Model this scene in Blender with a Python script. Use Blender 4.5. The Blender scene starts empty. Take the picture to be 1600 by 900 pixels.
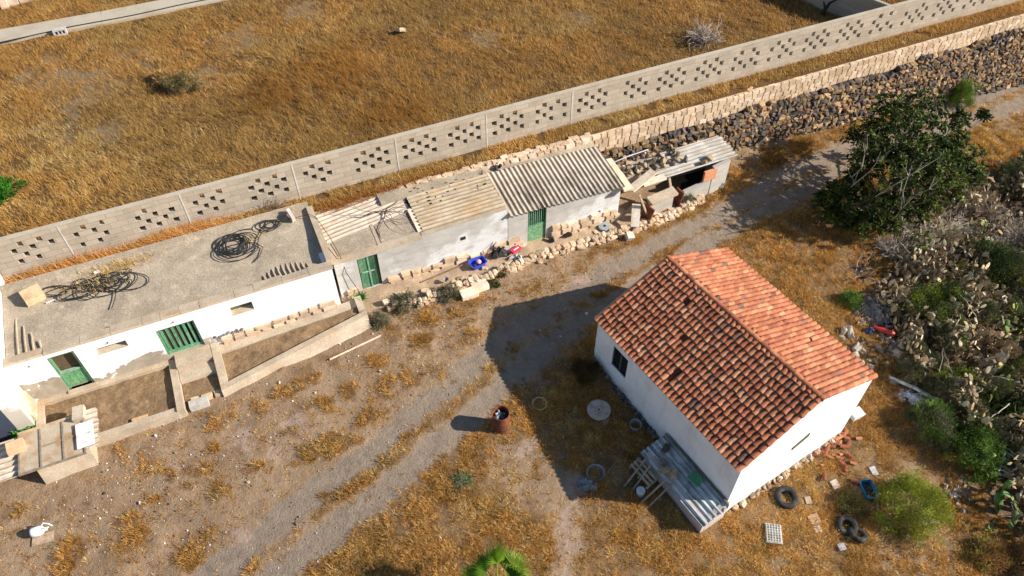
import bpy, math
import numpy as np
from mathutils import Matrix, Vector

rng = np.random.default_rng(11)
C = bpy.context.scene.collection
scene = bpy.context.scene

# ------------------------------------------------------------------ camera, sky, sun, exposure
CAM_H, PITCH, ROLL, FPX = 23.0, math.radians(48.788), math.radians(-0.2555), 1227.5
cam_d = bpy.data.cameras.new('camera'); cam = bpy.data.objects.new('camera', cam_d); C.objects.link(cam)
cam_d.sensor_width = 36.0; cam_d.lens = 36.0 * FPX / 1600.0
cam_d.clip_start = 0.5; cam_d.clip_end = 2000
fw = np.array([0, math.cos(PITCH), -math.sin(PITCH)]); rt = np.array([1., 0, 0]); up = np.cross(rt, fw)
rt2 = math.cos(ROLL) * rt + math.sin(ROLL) * up; up2 = -math.sin(ROLL) * rt + math.cos(ROLL) * up
cam.matrix_world = Matrix(((rt2[0], up2[0], -fw[0], 0), (rt2[1], up2[1], -fw[1], 0), (rt2[2], up2[2], -fw[2], CAM_H), (0, 0, 0, 1)))
scene.camera = cam

SUN_AZ, SUN_EL = math.radians(-5.0), math.radians(29.2)       # from +X, anticlockwise
sd = Vector((math.cos(SUN_AZ) * math.cos(SUN_EL), math.sin(SUN_AZ) * math.cos(SUN_EL), math.sin(SUN_EL)))
sun_d = bpy.data.lights.new('sun', 'SUN'); sun_d.energy = 5.0; sun_d.angle = math.radians(0.5); sun_d.color = (1.0, 0.93, 0.83)
sun = bpy.data.objects.new('sun', sun_d); C.objects.link(sun)
sun.rotation_euler = sd.to_track_quat('Z', 'Y').to_euler(); sun.location = (30, -10, 40)
world = bpy.data.worlds.new('World'); scene.world = world; world.use_nodes = True
nt = world.node_tree; bg = nt.nodes['Background']; sky = nt.nodes.new('ShaderNodeTexSky')
sky.sky_type = 'NISHITA'; sky.sun_disc = False; sky.sun_elevation = SUN_EL; sky.sun_rotation = math.pi / 2 - SUN_AZ
sky.air_density = 1.0; sky.dust_density = 0.4; sky.ozone_density = 2.0
nt.links.new(sky.outputs[0], bg.inputs[0]); bg.inputs[1].default_value = 0.085
vs = scene.view_settings; vs.view_transform = 'Standard'; vs.look = 'None'; vs.exposure = 0.75; vs.gamma = 1.0; vs.use_curve_mapping = False

# ------------------------------------------------------------------ frames
def frame(x, y, z=0.0, rz=0.0):
    c, s = math.cos(rz), math.sin(rz)
    return np.array([[c, -s, 0, x], [s, c, 0, y], [0, 0, 1, z], [0, 0, 0, 1.]])
I4 = np.eye(4)
ROW_A = math.radians(23.2); ROW = frame(-6.33, 18.73, 0, ROW_A)          # along the row of buildings: x = s, y = t
HSE_A = math.radians(-56.622); HSE = frame(2.87, 16.82, 0, HSE_A)        # along the tiled house
iROW = np.linalg.inv(ROW); iHSE = np.linalg.inv(HSE)
def W(F, s, t, z=0.0): return (F @ np.array([s, t, z, 1.]))[:3]

def T(x, y):                                                             # height of the yard
    x = np.asarray(x, float); y = np.asarray(y, float)
    sx = np.log1p(np.exp(np.clip((x + 2.5) / 1.5, -40, 40))) * 1.5
    sx = np.where(x > 55, (57.5) + (x - 55) * .1, sx)
    yy = np.clip(y, -12, 45)
    return -0.10 * sx + 0.053 * (yy - 11.5) + 0.09
def ray(px, py): return fw + (px - 800) / FPX * rt2 - (py - 450) / FPX * up2
def at(px, py, z=0.0):
    d = ray(px, py); return np.array([0, 0, CAM_H]) + d * (z - CAM_H) / d[2]
def G(px, py, dz=0.0):
    P = at(px, py, 0)
    for _ in range(25): P = at(px, py, float(T(P[0], P[1])) + dz)
    return P

# ------------------------------------------------------------------ noise
def _hash(ix, iy, seed):
    h = (ix.astype(np.int64) * 374761393 + iy.astype(np.int64) * 668265263 + seed * 1442695041) & 0x7fffffff
    h = ((h ^ (h >> 13)) * 1274126177) & 0x7fffffff
    return ((h ^ (h >> 16)) & 0xffff) / 65535.0
def vnoise(x, y, seed=0):
    ix = np.floor(x); iy = np.floor(y); fx = x - ix; fy = y - iy
    fx = fx * fx * (3 - 2 * fx); fy = fy * fy * (3 - 2 * fy)
    a = _hash(ix, iy, seed); b = _hash(ix + 1, iy, seed); c = _hash(ix, iy + 1, seed); d = _hash(ix + 1, iy + 1, seed)
    return (a * (1 - fx) + b * fx) * (1 - fy) + (c * (1 - fx) + d * fx) * fy
def fbm(x, y, sc=1.0, oc=4, seed=0):
    x = np.asarray(x, float) * sc; y = np.asarray(y, float) * sc; r = 0; a = .5; tot = 0
    for o in range(oc):
        r = r + a * vnoise(x + o * 17.3, y - o * 9.7, seed + o); tot += a; a *= .5; x = x * 2.03; y = y * 2.03
    return r / tot
def sstep(a, b, v): t = np.clip((v - a) / (b - a), 0, 1); return t * t * (3 - 2 * t)
def dline(x, y, pts):
    d = np.full(np.shape(x), 1e9)
    for (ax, ay), (bx, by) in zip(pts[:-1], pts[1:]):
        vx, vy = bx - ax, by - ay; k = np.clip(((x - ax) * vx + (y - ay) * vy) / (vx * vx + vy * vy + 1e-9), 0, 1)
        d = np.minimum(d, np.hypot(x - ax - k * vx, y - ay - k * vy))
    return d
def inpoly(x, y, pts):
    c = np.zeros(np.shape(x), bool); n = len(pts)
    for i in range(n):
        ax, ay = pts[i]; bx, by = pts[(i + 1) % n]
        if ay == by: continue
        c ^= ((ay > y) != (by > y)) & (x < (bx - ax) * (y - ay) / (by - ay) + ax)
    return c
def sdpoly(x, y, pts):                                                    # > 0 inside
    d = dline(x, y, list(pts) + [pts[0]]); return np.where(inpoly(x, y, pts), d, -d)
def gpts(l): return [tuple(G(*p)[:2]) for p in l]

# ------------------------------------------------------------------ mesh builder
def rot_from(u):
    u = u / np.linalg.norm(u); a = np.array([0, 0, 1.]) if abs(u[2]) < .9 else np.array([1., 0, 0])
    v = np.cross(a, u); v /= np.linalg.norm(v); return v, np.cross(u, v)
def rand_rot(n):
    q = rng.normal(size=(n, 4)); q /= np.linalg.norm(q, axis=1)[:, None]; w, x, y, z = q.T
    return np.stack([np.stack([1-2*(y*y+z*z), 2*(x*y-z*w), 2*(x*z+y*w)], -1), np.stack([2*(x*y+z*w), 1-2*(x*x+z*z), 2*(y*z-x*w)], -1),
                     np.stack([2*(x*z-y*w), 2*(y*z+x*w), 1-2*(x*x+y*y)], -1)], 1)
def rotz(n_or_a):
    a = np.asarray(n_or_a); c, s, o, l = np.cos(a), np.sin(a), np.zeros_like(a), np.ones_like(a)
    return np.stack([np.stack([c, -s, o], -1), np.stack([s, c, o], -1), np.stack([o, o, l], -1)], 1)
def euler(x, y, z): return np.array(Matrix.Rotation(z, 3, 'Z') @ Matrix.Rotation(y, 3, 'Y') @ Matrix.Rotation(x, 3, 'X'))

def _rcube():
    g = [-1, 0, 1]; V = []; idx = {}
    def vid(p):
        if p not in idx: idx[p] = len(V); V.append(p)
        return idx[p]
    F = []
    for ax in range(3):
        for sg in (-1, 1):
            for i in range(2):
                for j in range(2):
                    q = []
                    for (a, b) in ((i, j), (i+1, j), (i+1, j+1), (i, j+1)):
                        p = [0, 0, 0]; p[ax] = sg; p[(ax+1) % 3] = g[a]; p[(ax+2) % 3] = g[b]; q.append(vid(tuple(p)))
                    F.append(q if sg > 0 else q[::-1])
    V = np.array(V, float); N = V / np.linalg.norm(V, axis=1)[:, None]
    return V, N, np.array(F)
RC_V, RC_N, RC_F = _rcube()

class MB:
    def __init__(s): s.v = []; s.f = []; s.c = []; s.n = 0
    def add(s, V, F, col=(1, 1, 1)):
        V = np.asarray(V, float).reshape(-1, 3); F = np.asarray(F, int)
        if F.ndim == 1: F = F[None]
        s.v.append(V); s.f.append(F + s.n); s.n += len(V)
        col = np.asarray(col, float)
        s.c.append(np.broadcast_to(col, (len(F), 3)) if col.ndim == 1 else col)
        return s
    def xf(s, M):
        M = np.asarray(M); s.v = [v @ M[:3, :3].T + M[:3, 3] for v in s.v]; return s
    def box(s, x0, x1, y0, y1, z0, z1, col=(1, 1, 1)):
        V = [(x0,y0,z0),(x1,y0,z0),(x1,y1,z0),(x0,y1,z0),(x0,y0,z1),(x1,y0,z1),(x1,y1,z1),(x0,y1,z1)]
        return s.add(V, [(3,2,1,0),(4,5,6,7),(0,1,5,4),(1,2,6,5),(2,3,7,6),(3,0,4,7)], col)
    def obox(s, c, size, R=None, col=(1, 1, 1)):
        h = np.array(size) / 2.; V = np.array([(-1,-1,-1),(1,-1,-1),(1,1,-1),(-1,1,-1),(-1,-1,1),(1,-1,1),(1,1,1),(-1,1,1)]) * h
        if R is not None: V = V @ np.asarray(R).T
        return s.add(V + np.array(c), [(3,2,1,0),(4,5,6,7),(0,1,5,4),(1,2,6,5),(2,3,7,6),(3,0,4,7)], col)
    def hexa(s, bot, top, col=(1, 1, 1)):                                 # two rings of four points
        return s.add(list(bot) + list(top), [(3,2,1,0),(4,5,6,7),(0,1,5,4),(1,2,6,5),(2,3,7,6),(3,0,4,7)], col)
    def bar(s, a, b, w, h, col=(1, 1, 1)):
        a = np.array(a, float); b = np.array(b, float); u = b - a; L = np.linalg.norm(u); v, w2 = rot_from(u)
        return s.obox((a + b) / 2, (L, w, h), np.stack([u / L, v, w2], 1), col)
    def tube(s, P, r, n=6, col=(1, 1, 1), cap=True):
        P = np.asarray(P, float); m = len(P); r = np.broadcast_to(np.asarray(r, float), (m,))
        tg = np.gradient(P, axis=0); V = []
        v = None
        for i in range(m):
            u = tg[i] / (np.linalg.norm(tg[i]) + 1e-9)
            if v is None: v, w = rot_from(u)
            else:
                v = v - u * (v @ u); v /= np.linalg.norm(v) + 1e-9; w = np.cross(u, v)
            a = np.arange(n) * 2 * math.pi / n
            V.append(P[i] + r[i] * (np.cos(a)[:, None] * v + np.sin(a)[:, None] * w))
        V = np.concatenate(V); j = np.arange(n); k = (j + 1) % n
        F = np.concatenate([np.stack([i*n+j, i*n+k, (i+1)*n+k, (i+1)*n+j], 1) for i in range(m - 1)])
        s.add(V, F, col)
        if cap and n >= 3:
            s.f.append(np.arange(n)[::-1][None] + s.n - m * n); s.c.append(np.broadcast_to(np.array(col, float), (1, 3)))
            s.f.append((np.arange(n) + (m - 1) * n)[None] + s.n - m * n); s.c.append(np.broadcast_to(np.array(col, float), (1, 3)))
        return s
    def lathe(s, prof, c=(0, 0, 0), n=20, col=(1, 1, 1), R=None):
        a = np.arange(n) * 2 * math.pi / n; V = np.concatenate([np.stack([r*np.cos(a), r*np.sin(a), np.full(n, z)], 1) for r, z in prof])
        if R is not None: V = V @ np.asarray(R).T
        j = np.arange(n); k = (j + 1) % n
        F = np.concatenate([np.stack([i*n+j, i*n+k, (i+1)*n+k, (i+1)*n+j], 1) for i in range(len(prof) - 1)])
        return s.add(V + np.array(c), F, col)
    def torus(s, c, R, r, n=28, m=10, col=(1, 1, 1), M=None):
        a = np.arange(m) * 2 * math.pi / m; prof = [(R + r*math.cos(t), r*math.sin(t)) for t in list(a) + [a[0]]]
        return s.lathe(prof, c, n, col, M)
    def poly(s, pts, z0, z1, col=(1, 1, 1)):                              # prism over an x,y polygon (convex, anticlockwise)
        n = len(pts); z0 = np.broadcast_to(z0, (n,)); z1 = np.broadcast_to(z1, (n,))
        V = [(p[0], p[1], z0[i]) for i, p in enumerate(pts)] + [(p[0], p[1], z1[i]) for i, p in enumerate(pts)]
        s.add(V, [(i, (i+1) % n, n + (i+1) % n, n + i) for i in range(n)], col)
        s.f.append((np.arange(n)[::-1] + s.n - 2*n)[None]); s.c.append(np.broadcast_to(np.array(col, float), (1, 3)))
        s.f.append((np.arange(n) + n + s.n - 2*n)[None]); s.c.append(np.broadcast_to(np.array(col, float), (1, 3)))
        return s
    def rocks(s, P, S, col, boxy=.5, jit=.18, R=None):                    # P (N,3), S (N,3) half sizes
        P = np.asarray(P, float); n = len(P)
        if n == 0: return s
        S = np.broadcast_to(np.asarray(S, float), (n, 3)); col = np.broadcast_to(np.asarray(col, float), (n, 3))
        B = RC_N * (1 - boxy) * 1.05 + RC_V * boxy * .85
        V = B[None] * (1 + rng.uniform(-jit, jit, (n, 26, 1))) + rng.uniform(-jit, jit, (n, 26, 3)) * .4
        V = V * S[:, None]
        if R is None: R = rand_rot(n)
        V = np.einsum('nij,nkj->nki', R, V) + P[:, None]
        F = (RC_F[None] + (np.arange(n) * 26)[:, None, None]).reshape(-1, 4)
        return s.add(V.reshape(-1, 3), F, np.repeat(col, 24, 0))
    def pebbles(s, P, r, col):
        n = len(P); V0 = np.array([(1,0,0),(0,1,0),(-1,0,0),(0,-1,0),(0,0,.7),(0,0,-.7)], float)
        F0 = np.array([(0,1,4),(1,2,4),(2,3,4),(3,0,4),(1,0,5),(2,1,5),(3,2,5),(0,3,5)])
        V = V0[None] * (1 + rng.uniform(-.35, .35, (n, 6, 1))) * np.asarray(r)[:, None, None]
        V = np.einsum('nij,nkj->nki', rand_rot(n), V) + P[:, None]
        return s.add(V.reshape(-1, 3), (F0[None] + (np.arange(n) * 6)[:, None, None]).reshape(-1, 3), np.repeat(col, 8, 0))
    def blades(s, P, az, tilt, ln, wd, col, bend=.5):
        n = len(P); P = np.asarray(P, float)
        d = np.stack([np.cos(az), np.sin(az), np.zeros(n)], 1); sd_ = np.stack([-np.sin(az), np.cos(az), np.zeros(n)], 1) * (wd / 2)[:, None]
        zz = np.array([0, 0, 1.]); t1 = tilt; t2 = np.clip(tilt + bend, 0, 1.75)
        m = P + (d * np.sin(t1)[:, None] + zz * np.cos(t1)[:, None]) * (ln * .5)[:, None]
        e = m + (d * np.sin(t2)[:, None] + zz * np.cos(t2)[:, None]) * (ln * .5)[:, None]
        V = np.stack([P - sd_, P + sd_, m + sd_ * .75, m - sd_ * .75, e], 1).reshape(-1, 3)
        b = np.arange(n) * 5
        s.v.append(V)
        s.f.append(np.stack([b, b+1, b+2, b+3], 1) + s.n); s.c.append(np.asarray(col))
        s.f.append(np.stack([b+3, b+2, b+4], 1) + s.n); s.c.append(np.asarray(col)); s.n += len(V)
        return s
    def leaves(s, P, D, ln, wd, col, fold=.25):                           # folded leaf: two triangles pairs about a midrib
        n = len(P); D = D / (np.linalg.norm(D, axis=1)[:, None] + 1e-9)
        rv = rng.normal(size=(n, 3)); S_ = np.cross(D, rv); S_ /= np.linalg.norm(S_, axis=1)[:, None] + 1e-9; N_ = np.cross(S_, D)
        ln = np.broadcast_to(ln, (n,))[:, None]; wd = np.broadcast_to(wd, (n,))[:, None]
        tip = P + D * ln - N_ * ln * .12; mid = P + D * ln * .5
        a = mid + S_ * wd * .5 + N_ * wd * fold; b = mid - S_ * wd * .5 + N_ * wd * fold
        V = np.stack([P, a, tip, b], 1).reshape(-1, 3); k = np.arange(n) * 4
        s.v.append(V)
        s.f.append(np.stack([k, k+1, k+2], 1) + s.n); s.c.append(np.asarray(col)); s.f.append(np.stack([k, k+2, k+3], 1) + s.n); s.c.append(np.asarray(col))
        s.n += len(V); return s
    def mesh(s, name, M=I4, smooth=False):
        V = np.concatenate(s.v) if s.v else np.zeros((0, 3)); V = V @ M[:3, :3].T + M[:3, 3]
        me = bpy.data.meshes.new(name); me.vertices.add(len(V)); me.vertices.foreach_set('co', V.astype(np.float32).ravel())
        lens = np.concatenate([np.full(len(f), f.shape[1]) for f in s.f]); loops = np.concatenate([f.ravel() for f in s.f])
        me.loops.add(len(loops)); me.loops.foreach_set('vertex_index', loops.astype(np.int32))
        me.polygons.add(len(lens)); st = np.concatenate([[0], np.cumsum(lens)[:-1]])
        me.polygons.foreach_set('loop_start', st.astype(np.int32))
        try: me.polygons.foreach_set('loop_total', lens.astype(np.int32))
        except Exception: pass
        me.polygons.foreach_set('use_smooth', np.full(len(lens), smooth))
        me.update(calc_edges=True)
        col = np.concatenate(s.c); a = me.attributes.new('col', 'FLOAT_COLOR', 'FACE')
        a.data.foreach_set('color', np.concatenate([col, np.ones((len(col), 1))], 1).astype(np.float32).ravel())
        me.validate(); return me

PM = {}; FM = {}
def tag(o, label, cat, group=None, kind=None):
    if label: o['label'] = label
    if cat: o['category'] = cat
    if group: o['group'] = group
    if kind: o['kind'] = kind
def thing(name, label, cat, F=I4, loc=(0, 0, 0), rz=0.0, group=None):     # Empty at the base; loc is in frame F
    o = bpy.data.objects.new(name, None); C.objects.link(o); o.empty_display_size = .3
    M = F @ frame(*loc, rz); o.matrix_world = Matrix(M.tolist()); PM[o.name] = M
    tag(o, label, cat, group, 'thing'); return o
def part(name, mb, mat, parent, F=None, label=None, smooth=False, kind=None):   # F: frame of the mesh coordinates (None: the parent's own)
    if F is None: F = FM.get(parent.name)
    M = I4 if F is None else np.linalg.inv(PM[parent.name]) @ F
    o = bpy.data.objects.new(name, mb.mesh(name, M, smooth)); C.objects.link(o); o.data.materials.append(mat)
    o.parent = parent; PM[o.name] = PM[parent.name]
    if F is not None: FM[o.name] = F
    tag(o, label, None, None, kind); return o
def solo(name, mb, mat, label=None, cat=None, F=I4, group=None, kind=None, smooth=False, rz=None):
    V = np.concatenate(mb.v) @ F[:3, :3].T + F[:3, 3]; lo, hi = V.min(0), V.max(0)
    if kind == 'structure': M0 = I4
    else: M0 = frame((lo[0]+hi[0])/2, (lo[1]+hi[1])/2, lo[2], 0 if rz is None else rz)
    o = bpy.data.objects.new(name, mb.mesh(name, np.linalg.inv(M0) @ F, smooth)); C.objects.link(o); o.matrix_world = Matrix(M0.tolist()); PM[o.name] = M0
    o.data.materials.append(mat); tag(o, label, cat, group, kind or 'thing'); return o
def dup(root, M, label=None):
    r = root.copy(); C.objects.link(r); r.matrix_world = Matrix(M.tolist()); PM[r.name] = M
    if label: r['label'] = label
    for ch in list(root.children):
        c = ch.copy(); C.objects.link(c); c.parent = r
        for g in list(ch.children):
            d = g.copy(); C.objects.link(d); d.parent = c
    return r

# ------------------------------------------------------------------ materials
def L(r, g, b): return tuple(((c / 255.) / 12.92 if c / 255. <= .04045 else ((c / 255. + .055) / 1.055) ** 2.4) for c in (r, g, b))
def NN(t, typ, **kw):
    n = t.nodes.new(typ)
    for k, v in kw.items(): setattr(n, k, v)
    return n
def noise(t, vec, sc, det=6, rough=.6):
    n = NN(t, 'ShaderNodeTexNoise'); n.inputs['Scale'].default_value = sc; n.inputs['Detail'].default_value = det; n.inputs['Roughness'].default_value = rough
    t.links.new(vec, n.inputs['Vector']); return n.outputs['Fac']
def ramp(t, fac, a, b):
    n = NN(t, 'ShaderNodeMapRange', interpolation_type='SMOOTHSTEP'); n.inputs['From Min'].default_value = a; n.inputs['From Max'].default_value = b
    t.links.new(fac, n.inputs['Value']); return n.outputs['Result']
def mix(t, fac, a, b, mode='MIX'):
    n = NN(t, 'ShaderNodeMix', data_type='RGBA', blend_type=mode)
    if isinstance(fac, (int, float)): n.inputs['Factor'].default_value = fac
    else: t.links.new(fac, n.inputs['Factor'])
    for i, v in ((6, a), (7, b)):
        if isinstance(v, tuple): n.inputs[i].default_value = (*v[:3], 1)
        else: t.links.new(v, n.inputs[i])
    return n.outputs[2]
def mth(t, op, a, b=0.0):
    n = NN(t, 'ShaderNodeMath', operation=op)
    for i, v in ((0, a), (1, b)):
        if isinstance(v, (int, float)): n.inputs[i].default_value = v
        else: t.links.new(v, n.inputs[i])
    return n.outputs[0]
def newmat(name, rough=.9, spec=.25):
    m = bpy.data.materials.new(name); m.use_nodes = True; t = m.node_tree; b = t.nodes['Principled BSDF']
    b.inputs['Roughness'].default_value = rough; b.inputs['Specular IOR Level'].default_value = spec
    return m, t, b
def bump(t, b, h, strength=.4, dist=.02):
    n = NN(t, 'ShaderNodeBump'); n.inputs['Strength'].default_value = strength; n.inputs['Distance'].default_value = dist
    t.links.new(h, n.inputs['Height']); t.links.new(n.outputs[0], b.inputs['Normal'])
def mk(name, c1, c2=None, sc=2.0, lo=.4, hi=.65, rough=.9, spec=.25, attr=False, fine=.25, fsc=30, bmp=.3, bd=.01, bsc=25, metal=0, c3=None, sc3=.7, lo3=.5, hi3=.7, trans=0):
    m, t, b = newmat(name, rough, spec); pos = NN(t, 'ShaderNodeNewGeometry').outputs['Position']
    col = c1
    if c2: col = mix(t, ramp(t, noise(t, pos, sc), lo, hi), c1, c2)
    if c3: col = mix(t, ramp(t, noise(t, pos, sc3, 8, .7), lo3, hi3), col, c3)
    if attr:
        a = NN(t, 'ShaderNodeAttribute', attribute_name='col').outputs['Color']
        col = mix(t, 1.0, a, col, 'MULTIPLY')
    if fine:
        f = ramp(t, noise(t, pos, fsc, 4, .7), .3, .7); g = mth(t, 'MULTIPLY_ADD', f, fine * 2); 
        g.node.inputs[2].default_value = 1 - fine
        cc = NN(t, 'ShaderNodeCombineColor'); [t.links.new(g, cc.inputs[i]) for i in range(3)]
        col = mix(t, 1.0, col, cc.outputs[0], 'MULTIPLY')
    if isinstance(col, tuple): b.inputs['Base Color'].default_value = (*col, 1)
    else: t.links.new(col, b.inputs['Base Color'])
    if bmp: bump(t, b, noise(t, pos, bsc, 6, .65), bmp, bd)
    b.inputs['Metallic'].default_value = metal
    if trans:
        tr = NN(t, 'ShaderNodeBsdfTranslucent'); ms = NN(t, 'ShaderNodeMixShader'); ms.inputs[0].default_value = trans
        if isinstance(col, tuple): tr.inputs[0].default_value = (*col, 1)
        else: t.links.new(col, tr.inputs[0])
        t.links.new(b.outputs[0], ms.inputs[1]); t.links.new(tr.outputs[0], ms.inputs[2]); t.links.new(ms.outputs[0], t.nodes['Material Output'].inputs[0])
    return m

M = {}
def plaster():
    m, t, b = newmat('white_plaster', .9); pos = NN(t, 'ShaderNodeNewGeometry').outputs['Position']
    col = mix(t, ramp(t, noise(t, pos, 1.2, 7, .65), .42, .72), (.80, .80, .79), (.68, .67, .64))
    mp = NN(t, 'ShaderNodeMapping'); mp.inputs['Scale'].default_value = (5, 5, .45); t.links.new(pos, mp.inputs[0])
    col = mix(t, mth(t, 'MULTIPLY', ramp(t, noise(t, mp.outputs[0], 1.0, 6, .65), .52, .72), .35), col, (.52, .49, .44))
    col = mix(t, mth(t, 'MULTIPLY', ramp(t, noise(t, pos, 3.3, 7, .7), .6, .7), .3), col, (.55, .5, .42))
    sp = NN(t, 'ShaderNodeSeparateXYZ'); t.links.new(pos, sp.inputs[0]); hgt = mth(t, 'ADD', mth(t, 'ADD', sp.outputs[2], mth(t, 'MULTIPLY', sp.outputs[0], .1)), mth(t, 'MULTIPLY', sp.outputs[1], -.053))
    hgt = mth(t, 'ADD', mth(t, 'ADD', hgt, .77), mth(t, 'MULTIPLY', noise(t, pos, 1.7, 7, .7), -1.0))
    col = mix(t, mth(t, 'MULTIPLY', ramp(t, mth(t, 'MULTIPLY', hgt, -1.0), .12, .42), .75), col, (.46, .38, .28))
    t.links.new(col, b.inputs['Base Color']); bump(t, b, noise(t, pos, 7, 7), .3, .015); return m
M['white'] = plaster()
M['cement'] = mk('cement_screed', (.40, .325, .238), (.31, .25, .18), 1.1, .35, .65, fine=.26, fsc=19, bmp=.6, bd=.02, bsc=16, c3=(.47, .385, .28), sc3=2.6, lo3=.5, hi3=.7)
M['render'] = mk('old_cement_render', (.50, .405, .295), (.40, .315, .225), 1.6, .35, .65, fine=.15, fsc=18, bmp=.5, bd=.02, bsc=12, c3=(.46, .30, .17), sc3=1.1, lo3=.52, hi3=.7)
M['cream'] = mk('cream_tufa', (1, 1, 1), (.8, .72, .66), 2.5, .4, .7, attr=True, fine=.15, fsc=25, bmp=.5, bd=.02, bsc=16)
M['lava'] = mk('field_stone', (1, 1, 1), (.7, .7, .7), 6, .4, .7, attr=True, fine=.25, fsc=20, bmp=.5, bd=.02, bsc=18)
M['rock'] = M['lava']
M['attr'] = mk('painted', (1, 1, 1), None, attr=True, fine=.12, fsc=14, rough=.7, bmp=.1)
M['plastic'] = mk('weathered_plastic', (1, 1, 1), (.66, .60, .52), 5, .45, .7, attr=True, fine=.1, fsc=12, rough=.45, spec=.5, bmp=0)
M['rubber'] = mk('black_rubber', (.02, .02, .021), (.11, .092, .072), 5, .45, .75, rough=.75, fine=.2, bmp=.3, bd=.006)
M['hose'] = mk('black_polythene_pipe', (.022, .022, .024), (.06, .055, .05), 2, .5, .8, rough=.6, fine=.1, bmp=0)
M['green'] = mk('green_paint', (.085, .22, .12), (.13, .27, .14), 3, .4, .7, rough=.75, spec=.3, attr=True, fine=.3, fsc=14, bmp=.25, c3=(.20, .27, .19), sc3=4.5, lo3=.5, hi3=.68)
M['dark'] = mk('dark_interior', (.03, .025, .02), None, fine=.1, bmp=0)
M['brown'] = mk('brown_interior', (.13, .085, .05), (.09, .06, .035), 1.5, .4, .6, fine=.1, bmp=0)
M['wood'] = mk('weathered_wood', (.34, .28, .21), (.22, .17, .12), 5, .4, .7, attr=True, fine=.25, fsc=20, bmp=.3)
M['rust'] = mk('rusty_steel', (.20, .065, .03), (.10, .035, .02), 5, .35, .65, rough=.85, fine=.3, fsc=16, bmp=.3, c3=(.30, .13, .07), sc3=3, lo3=.55, hi3=.7)
M['tile'] = mk('terracotta', (1, 1, 1), (.75, .72, .7), 5, .45, .75, attr=True, fine=.2, fsc=26, bmp=.35, bd=.008, bsc=30)
M['grass'] = mk('dry_grass', (1, 1, 1), None, attr=True, fine=0, bmp=0, rough=.9, spec=.1, trans=.25)
M['leaf'] = mk('leaf', (1, 1, 1), None, attr=True, fine=0, bmp=0, rough=.6, spec=.2, trans=.22)
M['bark'] = mk('grey_bark', (1, 1, 1), (.7, .68, .65), 8, .4, .7, attr=True, fine=.2, bmp=.3)
M['soil'] = mk('soil', (.24, .155, .085), (.17, .105, .055), 2.2, .35, .65, fine=.22, fsc=14, bmp=.8, bd=.04, bsc=9, c3=(.30, .20, .11), sc3=4, lo3=.5, hi3=.7)
M['glass'] = mk('dark_pane', (.02, .022, .025), None, rough=.15, spec=.5, fine=0, bmp=0)
M['sheet'] = mk('translucent_plastic', (.22, .24, .26), (.12, .13, .14), 3, fine=.1, rough=.3, spec=.5, bmp=0)

def corr_mat(name, light, dark, groove_scale_axis, pitch, amount=.7, stain=None, grad=False):
    # corrugated sheet: colour darker in the grooves than on the crowns, running along one object axis
    m, t, b = newmat(name, .85); oc = NN(t, 'ShaderNodeTexCoord').outputs['Object']; sx = NN(t, 'ShaderNodeSeparateXYZ'); t.links.new(oc, sx.inputs[0])
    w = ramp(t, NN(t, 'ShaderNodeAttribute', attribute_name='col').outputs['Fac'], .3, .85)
    n = ramp(t, noise(t, oc, 1.3, 6, .65), .25, .75)
    col = mix(t, ramp(t, noise(t, oc, 2.2, 7, .7), .35, .7), light, tuple(c * .72 for c in light))
    if stain: col = mix(t, ramp(t, noise(t, oc, .8, 7, .65), .42, .62), col, stain)
    if grad:
        sp_ = NN(t, 'ShaderNodeSeparateXYZ'); t.links.new(oc, sp_.inputs[0]); w = mth(t, 'MULTIPLY', w, mth(t, 'ADD', ramp(t, mth(t, 'ADD', sp_.outputs[1], mth(t, 'MULTIPLY', n, .8)), 1.3, -.6), .12))
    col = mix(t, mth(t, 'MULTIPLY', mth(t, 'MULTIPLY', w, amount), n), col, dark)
    f = noise(t, oc, 25, 4, .7); col = mix(t, mth(t, 'MULTIPLY', ramp(t, f, .5, .75), .35), col, dark)
    t.links.new(col, b.inputs['Base Color']); bump(t, b, noise(t, oc, 30, 4), .2, .005); return m
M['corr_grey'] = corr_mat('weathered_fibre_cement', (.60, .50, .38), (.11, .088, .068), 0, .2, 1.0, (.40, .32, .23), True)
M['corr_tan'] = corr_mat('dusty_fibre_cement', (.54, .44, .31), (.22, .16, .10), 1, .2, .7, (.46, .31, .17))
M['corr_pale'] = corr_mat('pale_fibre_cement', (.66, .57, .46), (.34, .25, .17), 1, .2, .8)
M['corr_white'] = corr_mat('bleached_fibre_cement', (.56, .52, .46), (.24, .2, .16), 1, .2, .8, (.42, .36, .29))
M['corr_blue'] = corr_mat('lean_to_sheet', (.55, .58, .58), (.06, .065, .065), 1, .19, .95)

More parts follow.
